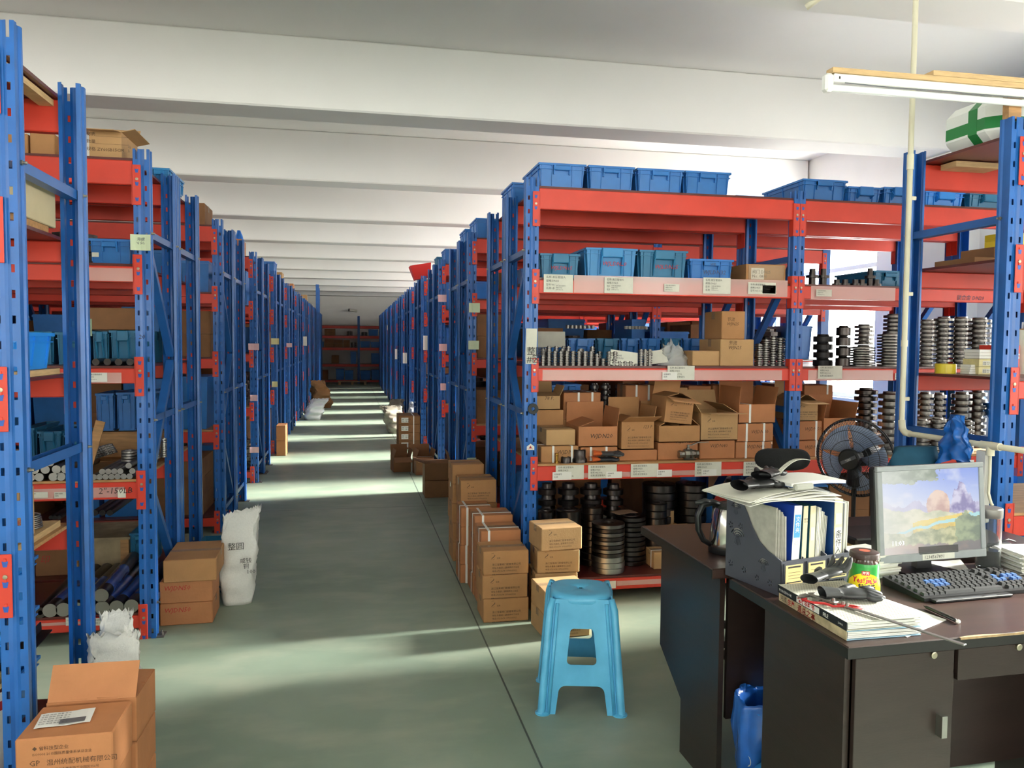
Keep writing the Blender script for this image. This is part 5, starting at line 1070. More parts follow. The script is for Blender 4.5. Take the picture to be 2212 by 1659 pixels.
me = outline([(.0, 0), (.29, 0), (.29, .20), (.49, .33), (.49, ZF-.036), (.0, ZF-.036)], [], .018, DW, 'side_panel'); o = put('side_panel', me, t, (.012, .005, 0), (0, 0, pi/2)); o.location = (.030, .005, 0)
b = MB(); b.box((.05, .02, .25), (1.34, .036, ZF-.036)); part('modesty_panel', b, DW, t)
b = MB(); b.box((.40, .04, 0), (.416, .60, ZF-.036)); part('side_panel', b, DW, t); b = MB(); b.box((1.33, .005, 0), (1.348, .60, ZF-.036)); part('side_panel', b, DW, t)
# ------------------------------------------------------------------ stool
SB = mat('sky_blue_stool_plastic', (98, 186, 228), .36, noise=.10, nscale=7, col2=(78, 164, 208))
cs = [aZ(1160, 1545, 0), aZ(1352, 1550, 0)]; ang = math.atan2(cs[1].y-cs[0].y, cs[1].x-cs[0].x); sc = (cs[0]+cs[1])/2; wb = (cs[1]-cs[0]).length
t = thing('plastic_stool', 'sky blue plastic stool with window cut-outs standing in the aisle mouth', 'stool', (sc.x, sc.y, 0), ang); HS = .475; wt = .245; off = (wb-wt)/2
wb -= .03
def side_plate():
    wT, wB, H = wt*.97, wb*.96, HS-.012; L = lambda z: -(wB/2+(wT-wB)/2*z/H)
    q = [(L(0), 0), (L(0)+.052, 0)]
    for i in range(6): a = math.radians(180-18*i); q.append((L(.1)+.085+.03*math.cos(a), .085+.03*math.sin(a)))
    q += [(-x, z) for x, z in q[::-1]]; q += [(-L(H), H), (L(H), H)]
    h = []
    for cx, cz, a0, w_ in ((1, 1, 0, .048), (-1, 1, 90, .048), (-1, 0, 180, .060), (1, 0, 270, .060)):
        for i in range(5): a = math.radians(a0+22.5*i); h.append((cx*(w_-.016)+.016*math.cos(a)*1.0, (.345 if cz else .20)+.016*(-1 if cz else 1)+.016*math.sin(a)))
    return outline(q, [h], .0045, SB, 'side_panel')
SP = side_plate(); tl = math.atan2((wb-wt)/2, HS)
for i in range(4):
    a = i*pi/2; M_ = Matrix.Translation((0, wb/2+.012, 0)) @ Matrix.Rotation(a, 4, 'Z') @ Matrix.Translation((0, -wb/2, 0)) @ Matrix.Rotation(-tl, 4, 'X'); o = put('side_panel', SP, t); o.matrix_local = M_
    b = MB(); r0, r1 = wb/2, wt/2
    b.tube([(-r0*1.0, -r0*1.0, .0), (-r0*.985, -r0*.985, .008), (-r1-.004-(r0-r1)*.1, -r1-.004-(r0-r1)*.1, HS-.055), (-r1+.004, -r1+.004, HS-.012)], [.023, .017, .0155, .013], 12)
    for s in (0, 1):
        dx, dy = ((.030, -.001) if s else (-.001, .030)); b.tube([(-r0+dx, -r0+dy, .0), (-r1-(r0-r1)*.1+dx*.9, -r1-(r0-r1)*.1+dy*.9, HS-.03)], .0075, 8)
    o = part('leg', b, SB, t, 'all'); o.matrix_local = Matrix.Translation((0, wb/2+.012, 0)) @ Matrix.Rotation(a, 4, 'Z')
    q = MB(); q.T = Matrix.Translation((0, wb/2+.012, 0)) @ Matrix.Rotation(a, 4, 'Z'); q.lathe([(.031, 0), (.031, .005), (.020, .011)], 16, (-r0+.008, -r0+.008, 0)); part('foot_rim', q, SB, t, 35)
b = MB(); n_ = 40
def seat(u, v):
    a = 2*pi*u; c_, s_ = math.cos(a), math.sin(a); k = 1/max(abs(c_)**3.2+abs(s_)**3.2, 1e-6)**(1/3.2)
    R_ = wt/2+.004; prof = [(0, .006), (.10, .001), (.14, .006), (.45, .008+.0022*math.cos(4*a)), (.8, .009-.0018*math.cos(4*a)), (.93, .007), (1.0, -.002), (1.012, -.016), (1.0, -.024)]
    i = min(int(v*8+1e-6), 8); r, z = prof[i]; return (R_*r*k*c_, R_*r*k*s_, HS-.009+z)
b.grid(seat, n_, 9, True); o = part('seat', b, SB, t, 50); o.location = (0, wb/2+.012, 0)
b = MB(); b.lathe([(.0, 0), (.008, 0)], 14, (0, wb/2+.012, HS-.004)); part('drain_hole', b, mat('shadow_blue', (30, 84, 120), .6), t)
# ------------------------------------------------------------------ waste bin with blue liner
t = thing('waste_bin', 'blue plastic bin lined with a blue bag between the two desks', 'bin', (1.305, 2.26, 0.0005))
BINB = mat('blue_bin_plastic', (34, 126, 204), .35)
b = MB(); b.lathe([(.0, 0), (.076, 0), (.094, .355), (.097, .36), (.091, .36), (.074, .008), (0, .008)], 28); part('body', b, BINB, t, 40)
b = MB(); b.T = Matrix.Translation((-.080, -.030, .20)) @ Matrix.Rotation(-pi/2, 4, 'Y') @ Matrix.Rotation(.1, 4, 'X'); b.lathe([(.014, .006), (.018, .009), (.018, .011), (.014, .008)], 18, closed=True); part('round_mark', b, PAPERO, t)
LIN = mat('blue_bin_liner', (32, 92, 178), .25, noise=.25, nscale=18, spec=.7)
def liner(u, v):
    a = 2*pi*u; n_ = noise1(u*9, v*6, 2); rr = [.082, .088, .094, .101, .104, .106, .108, .105][min(7, int(v*7.001))]; zz_ = [.24, .31, .37, .385, .372, .33, .27, .185][min(7, int(v*7.001))]
    k = (v > .35)*(.012*n_+.007*math.sin(a*9+v*4)+.004*math.sin(a*17)); return ((rr+k)*math.cos(a), (rr*.86+k)*math.sin(a), zz_+(v > .3)*.012*math.sin(a*3+1)+(v > .8)*.022*math.sin(a*5))
b = MB(); b.grid(liner, 48, 8, True); o = part('liner', b, LIN, t, 'all'); md = o.modifiers.new('thick', 'SOLIDIFY'); md.thickness = .0012
# ------------------------------------------------------------------ file tray and what stands in it
FLp, BLp, FRp = aZ(1686, 1290, ZD), aZ(1588, 1245, ZD), aZ(1833, 1266, ZD); ta = math.atan2(FRp.y-FLp.y, FRp.x-FLp.x); TW = (FRp-FLp).length; TD = .25
TG = mat('slate_grey_tray_plastic', (70, 72, 82), .5)
t = thing('file_tray', 'slate grey plastic file organiser with three cream label slots on the desk', 'file organiser', (FLp.x, FLp.y, ZD+.0008), ta); TRAY = t
def fan_cut(cx, cz, s):       # a palm-like motif: three curved slots over a tuft of slits
    H_ = []
    for r in (1.0, .74, .50):
        q = [(cx+s*r*math.cos(math.radians(a)), cz+s*r*.9*math.sin(math.radians(a))) for a in range(20, 161, 20)]; q += [(cx+s*(r-.13)*math.cos(math.radians(a)), cz+s*(r-.16)*.9*math.sin(math.radians(a))) for a in range(160, 19, -20)]; H_.append(q)
    for k in (-2, -1, 0, 1, 2): H_.append([(cx+s*(.08*k-.03), cz+s*.18), (cx+s*(.08*k+.03), cz+s*.18), (cx+s*(.2*k+.035), cz-s*(.75-.08*abs(k))), (cx+s*(.2*k-.03), cz-s*(.75-.08*abs(k)))])
    return H_
def flower(cx, cz, s):
    return [[(cx+s*math.cos(math.radians(72*k+a))*r, cz+s*math.sin(math.radians(72*k+a))*r) for a, r in ((0, .3), (22, .8), (0, 1.0), (-22, .8))] for k in range(5)]
prof = [(0, 0), (TD, 0), (TD, .285), (TD-.035, .285)]+[(TD-.06-.02*i, .27-.022*i*(1+.1*i)) for i in range(0, 4)]+[(TD-.155, .145), (TD-.19, .125), (0, .108)]
hl = fan_cut(TD-.045, .225, .024)+fan_cut(TD-.055, .135, .034)+fan_cut(TD-.175, .075, .024)
for fx, fz in ((TD-.022, .17), (TD-.07, .175), (TD-.025, .045), (TD-.09, .04), (TD-.15, .03), (TD-.205, .03)): hl += flower(fx, fz, .011)
for x in (0, TW-.003):
    o = put('side_panel', outline(prof, hl, .003, TG, 'side_panel'), t); o.matrix_local = Matrix.Translation((x+.003, 0, 0)) @ Matrix.Rotation(pi/2, 4, 'Z')
for x in (TW/3, 2*TW/3): o = put('divider', outline(prof, [], .003, TG, 'divider'), t); o.matrix_local = Matrix.Translation((x+.003, .006, .004)) @ Matrix.Rotation(pi/2, 4, 'Z') @ Matrix.Scale(.96, 4)
sl = [[(TW*.04+.0075*i, .008), (TW*.04+.0075*i+.004, .008), (TW*.04+.0075*i+.004, .026), (TW*.04+.0075*i, .026)] for i in range(int(TW*.92/.0075))]
put('front_panel', outline([(0, 0), (TW, 0), (TW, .106), (0, .106)], sl, .003, TG, 'front_panel'), t, (0, 0, 0))
b = MB(); b.box((.003, .003, 0), (TW-.003, TD-.003, .004)); b.box((.003, TD-.003, 0), (TW-.003, TD, .27)); part('base', b, TG, t)
LABC = mat('cream_label_card', (232, 204, 140), .6)
for i in range(3):
    x = TW*(.03+i*.325); w_ = TW*.28; b = MB(); b.box((x, -.004, .030), (x+w_, 0, .098)); f = part('label_frame', b, TG, t); b = MB(); b.box((x+.005, -.0048, .035), (x+w_-.005, -.004, .093)); c_ = part('label_card', b, LABC, f)
    q = MB(); q.box((x+.014, -.0052, .084), (x+w_-.014, -.0048, .089)).box((x+.010, -.0052, .039), (x+w_-.010, -.0048, .042))
    for k_ in range(3): q.box((x+.016, -.0052, .052+.009*k_), (x+w_-.016, -.0048, .0527+.009*k_))
    part('printed_lines', q, INK, f)
def in_tray(name, label, x0, th, depth, h, m, spine=None, lean=0, cat='folder', front=.012, pages=False):
    r = thing(name, label, cat, (0, 0, 0)); r.matrix_world = Matrix.Translation(t.location) @ Matrix.Rotation(ta, 4, 'Z') @ Matrix.Translation((x0, front, .0055)) @ Matrix.Rotation(lean, 4, 'Y')
    b = MB(); b.box((0, .002, 0), (.0025, depth, h)); b.box((th-.0025, .002, 0), (th, depth, h)); part('cover', b, m, r)
    b = MB(); b.box((.003, .006, .004), (th-.003, depth-.006, h-.006)); part('pages', b, PAPER, r)
    if spine: b = MB(); b.box((0, 0, 0), (th, .002, h), .0006); part('spine', b, spine, r)
    return r
MB_ = mat('royal_blue_cover', (28, 66, 168), .35); MT = mat('petrol_cover', (30, 84, 104), .4); MN = mat('navy_cover', (30, 70, 132), .4); SPW = mat('white_spine', (226, 226, 222), .5); SPC = mat('aged_cream_spine', (214, 204, 168), .6, noise=.15, nscale=40)
for i in range(5): 
    r = in_tray('magazine', 'curled grey magazine in the organiser, %s from its outer side' % ORD[i+1], .006+.0065*i, .0055, .19, .255-.006*i, mat('newsprint', (176, 172, 162), .75, noise=.2, nscale=30), None, -.03*(i > 2), 'magazine', .03-.004*i)
r = in_tray('binder', 'royal blue binder with white spine in the file organiser', .046, .030, .20, .262, MB_, SPW, .05)
q = MB(); q.box((.003, -.0006, .165), (.027, 0, .235)); part('blue_label', q, mat('label_blue', (70, 150, 214), .5), r); text('文\n件\n夹', .017, PAPER, r, (.0065, -.0012, .215)); text('CLIP\nFILE', .0075, GREYP, r, (.006, -.0009, .150))
r = in_tray('binder', 'slim petrol binder with aged cream spine next to the blue one', .088, .018, .20, .258, MT, SPC, .03); text('备件\n2018', .008, INK, r, (.002, -.0009, .215))
r = in_tray('binder', 'dark petrol binder with green spine tag in the middle of the organiser', .118, .022, .20, .256, MT, SPC, .02); q = MB(); q.box((.003, -.0006, .15), (.019, 0, .19)); part('green_tag', q, PAPERG, r)
for i in range(6): in_tray('loose_papers', 'bundle of worn papers between the petrol and navy binders, %s along' % ORD[i+1], .146+.0095*i, .008, .19, .25-.008*i+.004*(i % 2), PAPERO, None, .03+.035*i/5, 'papers', .012+.004*i)
r = in_tray('binder', 'tall navy binder with handwritten pale spine at the end of the organiser', .222, .034, .20, .268, MN, SPC, .0); q = MB(); q.box((.004, -.0006, .19), (.030, 0, .225)); part('green_tag', q, PAPERG, r); q = MB(); q.box((.004, -.0006, .02), (.030, 0, .18)); part('title_strip', q, PAPER, r)
text('备\n件\n入\n库\n单', .026, INK, r, (.004, -.0012, .150), shear=.15, name='handwriting')
in_tray('loose_papers', 'dog-eared pad squeezed in past the navy binder', .262, .016, .19, .258, PAPERO, None, .02, 'papers')
# papers, gloves and other things on top of the organiser
TM = Matrix.Translation(t.location) @ Matrix.Rotation(ta, 4, 'Z')
def on_tray(x, y, z): v = TM @ Vector((x, y, z)); return (v.x, v.y, v.z)
ZT = .281
for i in range(6):
    b = MB(); b.slab(lambda u, v: (-.10+.34*u, .02+v*.21, .004*math.sin(u*5+i)-.05*max(0, .18-u)**1.1-.028*max(0, u-.75)*3*max(0, .5-v)), 14, 6, .0012)
    single('loose_sheet', b, (PAPER, PAPERO)[i % 2], 'loose white sheet draped over the file organiser, %s in the heap' % ORD[i+1], 'paper', on_tray(.012*(i % 3), .006*i, ZT+.0036*i), ta+.05*(i-2.5))
b = MB(); b.box((0, 0, 0), (.075, .04, .02), .005); single('grey_block', b, mat('grey_block', (160, 160, 150), .6), 'grey plastic block resting on the draped papers', 'box', on_tray(.095, .045, ZT+.022), ta)
t2 = thing('notebook', 'white open notebook sheet pad lying highest on the file organiser', 'notebook', on_tray(.09, .06, ZT+.043), ta-.08)
b = MB(); b.slab(lambda u, v: (u*.21, v*.15, .006*math.sin(u*3)), 8, 3, .010); part('pages', b, PAPER, t2); b = MB(); b.slab(lambda u, v: (u*.213-.002, v*.152, .006*math.sin(u*3)-.0102), 8, 3, .0015); part('cover', b, MN, t2)
GB = mat('black_leather', (26, 26, 28), .45, noise=.3, nscale=30)
o = glove('flat black work glove lying on the draped papers', on_tray(-.02, .12, ZT+.024), ta-pi/2+.1, GB, GB, .85); glove('second black glove folded against the notebook', on_tray(.05, .13, ZT+.052), ta-pi/2+.5, GB, GB, .75)
b = MB(); b.slab(lambda u, v: (u*.14, v*.018, .03*u+.02*math.sin(u*3)), 12, 2, .0012); o = single('paper_tape', b, PAPERO, 'strip of graduated paper tape curling up from the notebook', 'tape', on_tray(.10, .12, ZT+.066), ta+.1)
for i in range(18): q = MB(); q.box((.006+.0072*i, .003, 0), (.0068+.0072*i, .015, .0006)); 
q = MB()
for i in range(18): u = (.006+.0072*i)/.14; q.box((.006+.0072*i, .004, .03*u+.02*math.sin(u*3)+.0002), (.0072+.0072*i, .016, .03*u+.02*math.sin(u*3)+.0006))
part('tick_marks', q, INKB, o)
# ------------------------------------------------------------------ sauce jar
t = thing('sauce_jar', 'glass sauce jar with dark lid and green and yellow label before the monitor', 'jar', (1.505, 2.09, ZD+.0008), -.5); JR = .0475
jp = [(.0, 0), (.040, 0), (.0445, .006), (.0455, .02), (.0455, .042), (.041, .066), (.0415, .085), (.0425, .098), (.040, .108), (.037, .113), (.037, .122)]
b = MB(); b.lathe([(r*.985, z) for r, z in jp], 32); part('glass_body', b, mat('brown_sauce', (58, 34, 22), .12, spec=.7), t, 40)
def jar_r(z):
    for (r0, z0), (r1, z1) in zip(jp, jp[1:]):
        if z0 <= z <= z1 and z1 > z0: return r0+(r1-r0)*(z-z0)/(z1-z0)
    return .04
def wrap(me, k=1.0):          # bend flat writing (x, z) round the jar
    m2 = me.copy()
    for v in m2.vertices: a = v.co.x/.045-pi/2; z = v.co.y; r = jar_r(z)+.0012*k; v.co = (r*math.cos(a), r*math.sin(a), z)
    return m2
LG = mat('label_green', (44, 142, 62), .3); LY_ = mat('label_yellow', (240, 214, 30), .3)
b = MB(); b.grid(lambda u, v: ((jar_r(.008+v*.098)+.0004)*math.cos(2*pi*u), (jar_r(.008+v*.098)+.0004)*math.sin(2*pi*u), .008+v*.098), 40, 18, True); part('green_label', b, LG, t, 'all')
def ylab(u, v): a = -pi/2+(u-.5)*2.5; top = .080-.05*abs(u-.5)**2*2; z = .009+v*(top-.009); return ((jar_r(z)+.0008)*math.cos(a), (jar_r(z)+.0008)*math.sin(a), z)
b = MB(); b.grid(ylab, 30, 12); part('yellow_label', b, LY_, t, 'all')
def jtext(s, size, x, z, m, bold=0, sh=0): me = text_mesh(s, size, m, 'CENTER', sh, bold).copy(); me.transform(Matrix.Translation((x, z, 0))); put('print', wrap(me), t)
q = MB(); q.grid(lambda u, v: (.012*(u-.5)*2, .074+.013*v, 0), 6, 3); put('red_badge', wrap(q.mesh('red_badge', INKR), .8), t); jtext('海天', .0105, 0, .0765, PAPER, .0002)
jtext('Yes!黄豆', .0215, .001, .052, mat('label_red', (196, 28, 60), .4), .0006); jtext('黄豆酱', .0165, .004, .035, INK, .0005); jtext('BEAN PASTE', .0065, .004, .026, INK); jtext('净含量:800g', .006, .006, .017, INK)
b = MB(); b.lathe([(.0, .139), (.034, .139), (.041, .136), (.0425, .132), (.0425, .121), (.040, .119), (.036, .119)][::-1], 36); part('lid', b, mat('dark_brown_lid', (58, 40, 36), .35), t, 35)
b = MB(); b.lathe([(.016, .1393), (.0, .1395)], 20); part('lid_seal', b, mat('rusty_red_print', (168, 84, 62), .5), t)
# ------------------------------------------------------------------ rubber gloves, books, caliper, papers, pen
GR = mat('charcoal_rubber', (54, 56, 58), .38, noise=.2, nscale=30)
glove('charcoal rubber glove lying flat before the sauce jar', (1.328, 1.955, ZD+.0485), -pi/2-.22, GR, GR, .80)
glove('second charcoal rubber glove curled on top of the other', (1.325, 2.035, ZD+.0745), 0, GR, GR, .76, rot=(.12, -.2, -pi/2+.25), curl=.045)
def book(label, z, th, mcov, mspine, rz, top, w_=.215, d=.325, loc=(1.236, 1.776)):
    r = thing('binder', label, 'binder', (loc[0], loc[1], z), rz)
    b = MB(); b.box((.0, 0, 0), (w_, d, .002)); b.box((0, 0, th-.002), (w_, d, th)); part('cover', b, mcov, r)
    b = MB(); b.box((-.002, 0, 0), (.0, d, th), .0005); part('spine', b, mspine, r)
    for i in range(4): b = MB(); z0 = .003+(th-.006)/4*i; b.slab(lambda u, v: (.004+u*(w_-.003+.003*(i % 2)), .003+v*(d-.006), z0+(th-.006)/4*.85-.002*u*(i % 2)), 3, 3, (th-.006)/4*.8); part('pages', b, PAPER, r)
    return r
bk1 = book('worn cream-spined binder with brush-style red characters, lower of two', ZD+.0008, .024, mat('pale_blue_cover', (150, 184, 206), .5), mat('worn_cream_spine', (206, 188, 150), .7, noise=.4, nscale=30), .0, None)
PERF = mat('perforated_white_cover', (196, 194, 182), .6)
bk2 = book('white-covered binder with black spine, upper of two on the desk corner', ZD+.0258, .022, PERF, mat('black_spine', (26, 28, 36), .4), .015, None)
q = MB()
for j in range(40):
    for i in range(24): x = .008+i*.0084+(.0042 if j % 2 else 0); y = .008+j*.0078; q.quad((x, y, .0223), (x+.0048, y+.0006, .0223), (x+.0058, y+.0028, .0223), (x+.001, y+.0022, .0223))
o = part('cover_pattern', q, mat('pattern_grey', (120, 118, 104), .7), bk2); o['kind'] = 'stuff'
SIDE = (pi/2, 0, -pi/2)
def spine_text(r, s, size, y, z, m, bold=0): put('print', text_mesh(s, size, m, 'LEFT', 0, bold), r, (-.0029, y, z), SIDE)
spine_text(bk2, 'FORCEBOOK', .011, .315, .007, PAPER); spine_text(bk2, 'FILE', .014, .10, .006, PAPER, .0003); spine_text(bk2, '2080A', .008, .035, .008, PAPER)
q = MB(); q.box((-.0028, .118, .003), (-.002, .225, .019)); part('spine_label', q, PAPER, bk2); put('print', text_mesh('精才车旺书', .0165, INKR, bold=.0004), bk2, (-.0034, .22, .006), SIDE)
spine_text(bk1, '完成', .017, .315, .006, INK); spine_text(bk1, '生产', .018, .275, .005, INKR, .0004); spine_text(bk1, '通总之本', .022, .225, .003, mat('dark_red_ink', (140, 44, 36), .6), .0004)
t = thing('steel_caliper', 'long steel vernier caliper lying across the binders and over the desk edge', 'caliper', (1.262, 1.985, ZD+.0505)); tgt = aZ(2085, 1395, ZD+.0505); dv = Vector((tgt.x-1.262, tgt.y-1.985, 0)); t.rotation_euler = (0, 0, math.atan2(dv.y, dv.x)); L = dv.length
b = MB(); b.box((0, -.006, 0), (L, .006, .0035), .0006); part('beam', b, STEELB, t)
b = MB(); b.hexa([(-.012, -.006, 0), (.006, -.006, 0), (.006, -.034, 0), (-.002, -.05, 0), (-.012, -.03, 0)], (0, 0, .0034)); b.hexa([(-.012, .006, 0), (.004, .006, 0), (-.002, .026, 0), (-.010, .014, 0)], (0, 0, .0034)); part('fixed_jaw', b, STEELB, t)
b = MB(); b.box((.03, -.010, -.0008), (.085, .010, .0058), .001); b.hexa([(.03, -.008, .0), (.044, -.008, 0), (.040, -.046, 0), (.032, -.034, 0)], (0, 0, .0034)); part('slider', b, STEELB, t)
for x in (.075, .105, .118): b = MB(); b.lathe([(.0045, .004), (.0045, .012), (.003, .013)], 10, (x, .0, 0)); part('thumb_screw', b, STEELB, t, 40)
RC = mat('red_cord', (196, 44, 44), .6); b = MB(); b.tube([(-.02, -.02, .0), (-.03, -.04, .002), (.0, -.055, .002), (.03, -.05, .002), (.05, -.065, .002), (.08, -.05, .002), (.10, -.062, .002), (.12, -.052, .002), (.10, -.04, .002), (.06, -.045, .002)], .0032, 7); single('red_lace', b, RC, 'red cord coiled beside the caliper jaws on the binder', 'cord', (1.262, 1.965, ZD+.0505), -.6, smooth='all')
def sheet(label, pts, z, m=PAPER, cat='paper', name='paper_sheet', lines=0, curl=.0015):
    P = [Vector((*p[:2], 0)) for p in pts]; c = sum(P, Vector())/4; P = [p-c for p in P]
    b = MB(); b.slab(lambda u, v: tuple((P[0]*(1-u)*(1-v)+P[1]*u*(1-v)+P[2]*u*v+P[3]*(1-u)*v)[:2])+(curl*math.sin(u*5+v*3)+curl,), 7, 5, .0006)
    o = single(name, b, m, label, cat, (c.x, c.y, z)); a = math.atan2((P[1]-P[0]).y, (P[1]-P[0]).x)
    for i in range(lines): text('————  —— ————', .006, PEN, o, tuple((P[3]*.86*(1-i/12)+P[0]*.86*(i/12))[:2])+(curl*2+.0006,), (0, 0, a))
    return o
sheet('white printed sheet lying beside the binders on the desk', [aZ(1960, 1376, .752), aZ(2045, 1338, .752), aZ(1902, 1290, .752), aZ(1845, 1318, .752)], ZD+.001, lines=4, curl=.0006)
t = thing('ballpoint_pen', 'black pen with white bulb end on the desk front', 'pen', tuple(aZ(2070, 1342, .757))[:2]+(ZD+.0062,)); e_ = aZ(1995, 1308, .757)-aZ(2070, 1342, .757); e_.z = 0
b = MB(); b.tube([e_*1.0, e_*.93, e_*.9, e_*.1, e_*.05], [.0008, .003, .005, .0052, .003], 10); part('barrel', b, BLACKP, t, 'all'); b = MB(); b.lathe([(0, -.006), (.0045, -.004), (.006, 0), (.0045, .004), (0, .006)], 12); part('bulb', b, PAPER, t, 'all'); b = MB(); b.rod(e_*.22+Vector((0, 0, .0052)), e_*.5+Vector((0, 0, .0062)), .0011, 6); part('clip', b, STEELB, t)
# ------------------------------------------------------------------ monitor, keyboard, bottle, papers
t = thing('monitor', 'flat grey-framed computer monitor showing a landscape, number strip under its screen', 'monitor', (1.868, 2.30, ZD+.0008), .0); MW, MH = .398, .312; MZ = .052
SIL = mat('silver_bezel', (150, 154, 156), .4, noise=.08, nscale=30)
def mon(b): b.T = Matrix.Translation((0, -.06, MZ)) @ Matrix.Rotation(-.075, 4, 'X') @ Matrix.Rotation(-.02, 4, 'Y'); return b
b = mon(MB())
for a0, a1 in (((-MW/2, -.004, 0), (MW/2, .012, .026)), ((-MW/2, -.004, MH-.016), (MW/2, .012, MH)), ((-MW/2, -.004, .026), (-MW/2+.018, .012, MH-.016)), ((MW/2-.018, -.004, .026), (MW/2, .012, MH-.016))): b.box(a0, a1, .002)
part('bezel', b, SIL, t)
b = mon(MB()); b.box((-MW/2+.002, .012, .002), (MW/2-.002, .05, MH-.002), .008); b.box((-.1, .05, .06), (.1, .07, .24), .01); part('back_shell', b, BLACKP, t)
def vn(x, y, s_=0):             # smooth value noise, four octaves
    t_ = 0; am = .5
    for o_ in range(4):
        xi, yi = math.floor(x), math.floor(y); fx, fy = x-xi, y-yi; fx, fy = fx*fx*(3-2*fx), fy*fy*(3-2*fy)
        h = lambda i, j: (math.sin((i*127.1+j*311.7+s_*74.7+o_*19.3))*43758.5453) % 1
        t_ += am*((h(xi, yi)*(1-fx)+h(xi+1, yi)*fx)*(1-fy)+(h(xi, yi+1)*(1-fx)+h(xi+1, yi+1)*fx)*fy); x, y, am = x*2.03, y*2.03, am*.5
    return t_*2.13-1
def scenery(u, v):            # a made-up valley: sky, hazy peaks, a rounded hill, a stream and yellow fields
    n1 = vn(u*4, v*5); n2 = vn(u*13, v*13, 3); n3 = vn(u*9, 2, 5); mix = lambda p, q, k: tuple(a*(1-k)+b*k for a, b in zip(p, q)); sm_ = lambda a, b, x: max(0, min(1, (x-a)/(b-a)))
    c = mix((.80, .84, .97), (.47, .58, .93), sm_(.55, 1, v)); c = mix(c, (.95, .92, .95), sm_(-.1, .5, n1))
    if v < .60+.10*n3: c = mix((.78, .76, .90), (.70, .68, .84), sm_(-.4, .4, n2))
    k = max(0, 1-abs(u-.82)*4.2); spire = .50+.42*k*k+.16*vn(u*26, .5, 8)*(k > 0)
    if k > .1 and v < spire: c = mix((.84, .82, .93), (.50, .46, .68), sm_(-.35, .35, n2+.3*vn(u*30, v*6, 9)))
    d = ((u-.57)/.12)**2+((v-.56)/.19)**2
    if d < 1+.12*n2: c = mix((.94, .80, .72), (.78, .60, .56), sm_(-.3, .5, n2))
    if v < .50+.05*n3-.10*(u-.5): c = mix((.93, .90, .76), (.74, .76, .62), sm_(-.3, .5, n2))
    if v < .40+.14*(u-.55)+.05*n1 and u > .3: c = mix((.97, .84, .40), (.84, .70, .36), sm_(-.1, .6, n2))
    if abs(v-.30-.22*(u-.35)-.03*n3) < .012+.012*u: c = (.68, .90, .92)
    if v < .25+.12*n1: c = mix((.82, .80, .58), (.52, .56, .40), sm_(-.2, .4, n2))
    if u > .75+.06*n2 and v < .42+.2*n1-(.95-u)*.3: c = mix((.62, .68, .52), (.42, .48, .40), sm_(-.2, .4, n2))
    if v < .10+.05*n2: c = mix((.70, .56, .48), (.46, .44, .44), sm_(-.2, .3, n1))
    if u < .62+.12*n2+.1*n3 and v > .90-.16*(1-u)*sm_(-.5, .5, n1)-.06*n2: c = mix((.42, .48, .40), (.62, .66, .58), sm_(-.4, .4, n2))
    k = max(0, 1-u*1.25-.2*v)*.62+.14; return tuple(min(1, max(0, x))*(1-k)+.96*k for x in c)
nu, nv = 150, 112; b = mon(MB()); b.grid(lambda u, v: (-MW/2+.018+u*(MW-.036), .0005, .026+v*(MH-.042)), nu+1, nv+1); me = b.mesh('screen', [])
sm = bpy.data.materials.new('screen_picture'); sm.use_nodes = True; n_ = sm.node_tree; bs = n_.nodes['Principled BSDF']; at = n_.nodes.new('ShaderNodeAttribute'); at.attribute_name = 'picture'; n_.links.new(at.outputs['Color'], bs.inputs['Emission Color']); bs.inputs['Emission Strength'].default_value = .52; bs.inputs['Base Color'].default_value = (.03, .03, .03, 1); bs.inputs['Roughness'].default_value = .3
me.materials.append(sm); ca = me.color_attributes.new('picture', 'FLOAT_COLOR', 'CORNER'); vals = []
for p in me.polygons:
    j, i = divmod(p.index, nu); c = scenery((i+.5)/nu, (j+.5)/nv)
    for _ in p.loop_indices: vals += [x**2.2 for x in c]+[1]
ca.data.foreach_set('color', vals); scr = put('screen', me, t)
GLOWT = mat('screen_clock_white', (250, 250, 250), .5, emit=.5)
M0 = mon(MB()).T
o = put('print', text_mesh('11:03', .022, GLOWT), scr); o.matrix_local = M0 @ Matrix.Translation((-MW/2+.045, -.0006, .055)) @ Matrix.Rotation(pi/2, 4, 'X')
b = mon(MB()); b.box((-.045, -.0052, .003), (.075, -.004, .022)); ns = part('number_strip', b, PAPERO, t); o = put('print', text_mesh('1234567891', .0155, INK, shear=.1), ns); o.matrix_local = M0 @ Matrix.Translation((-.04, -.0058, .007)) @ Matrix.Rotation(pi/2, 4, 'X')
b = mon(MB()); b.box((-.055, -.0046, .022), (.09, -.0002, .046)); part('dark_sticker', b, mat('dark_film_sticker', (70, 70, 70), .3, alpha=.6), t)
b = MB(); b.hexa([(-.028, -.02, .0), (.028, -.02, 0), (.024, -.012, .12), (-.024, -.012, .12)], (0, .028, 0)); part('neck', b, BLACKP, t); b = MB(); b.lathe([(.0, 0), (.095, 0), (.095, .006), (.03, .014), (0, .014)], 32); part('stand_base', b, BLACKP, t, 40)
t = thing('keyboard', 'black computer keyboard with some blue-printed keys on the desk', 'keyboard', (1.650, 2.010, ZD+.0008), .06); KW, KD = .46, .175
b = MB(); b.hexa([(0, 0, 0), (0, KD, 0), (0, KD, .026), (0, 0, .010)], (KW, 0, 0)); b.box((.02, -.022, 0), (.30, .001, .008), .002); part('case', b, BLACKP, t)
b = MB(); b.box((.03, -.018, .008), (.19, -.014, .0086)); b.box((.20, -.018, .008), (.245, -.014, .0086)); part('silver_line', b, GREYP, t)
KK = mat('black_keys', (36, 36, 38), .5); KB = mat('blue_keys', (52, 92, 150), .5)
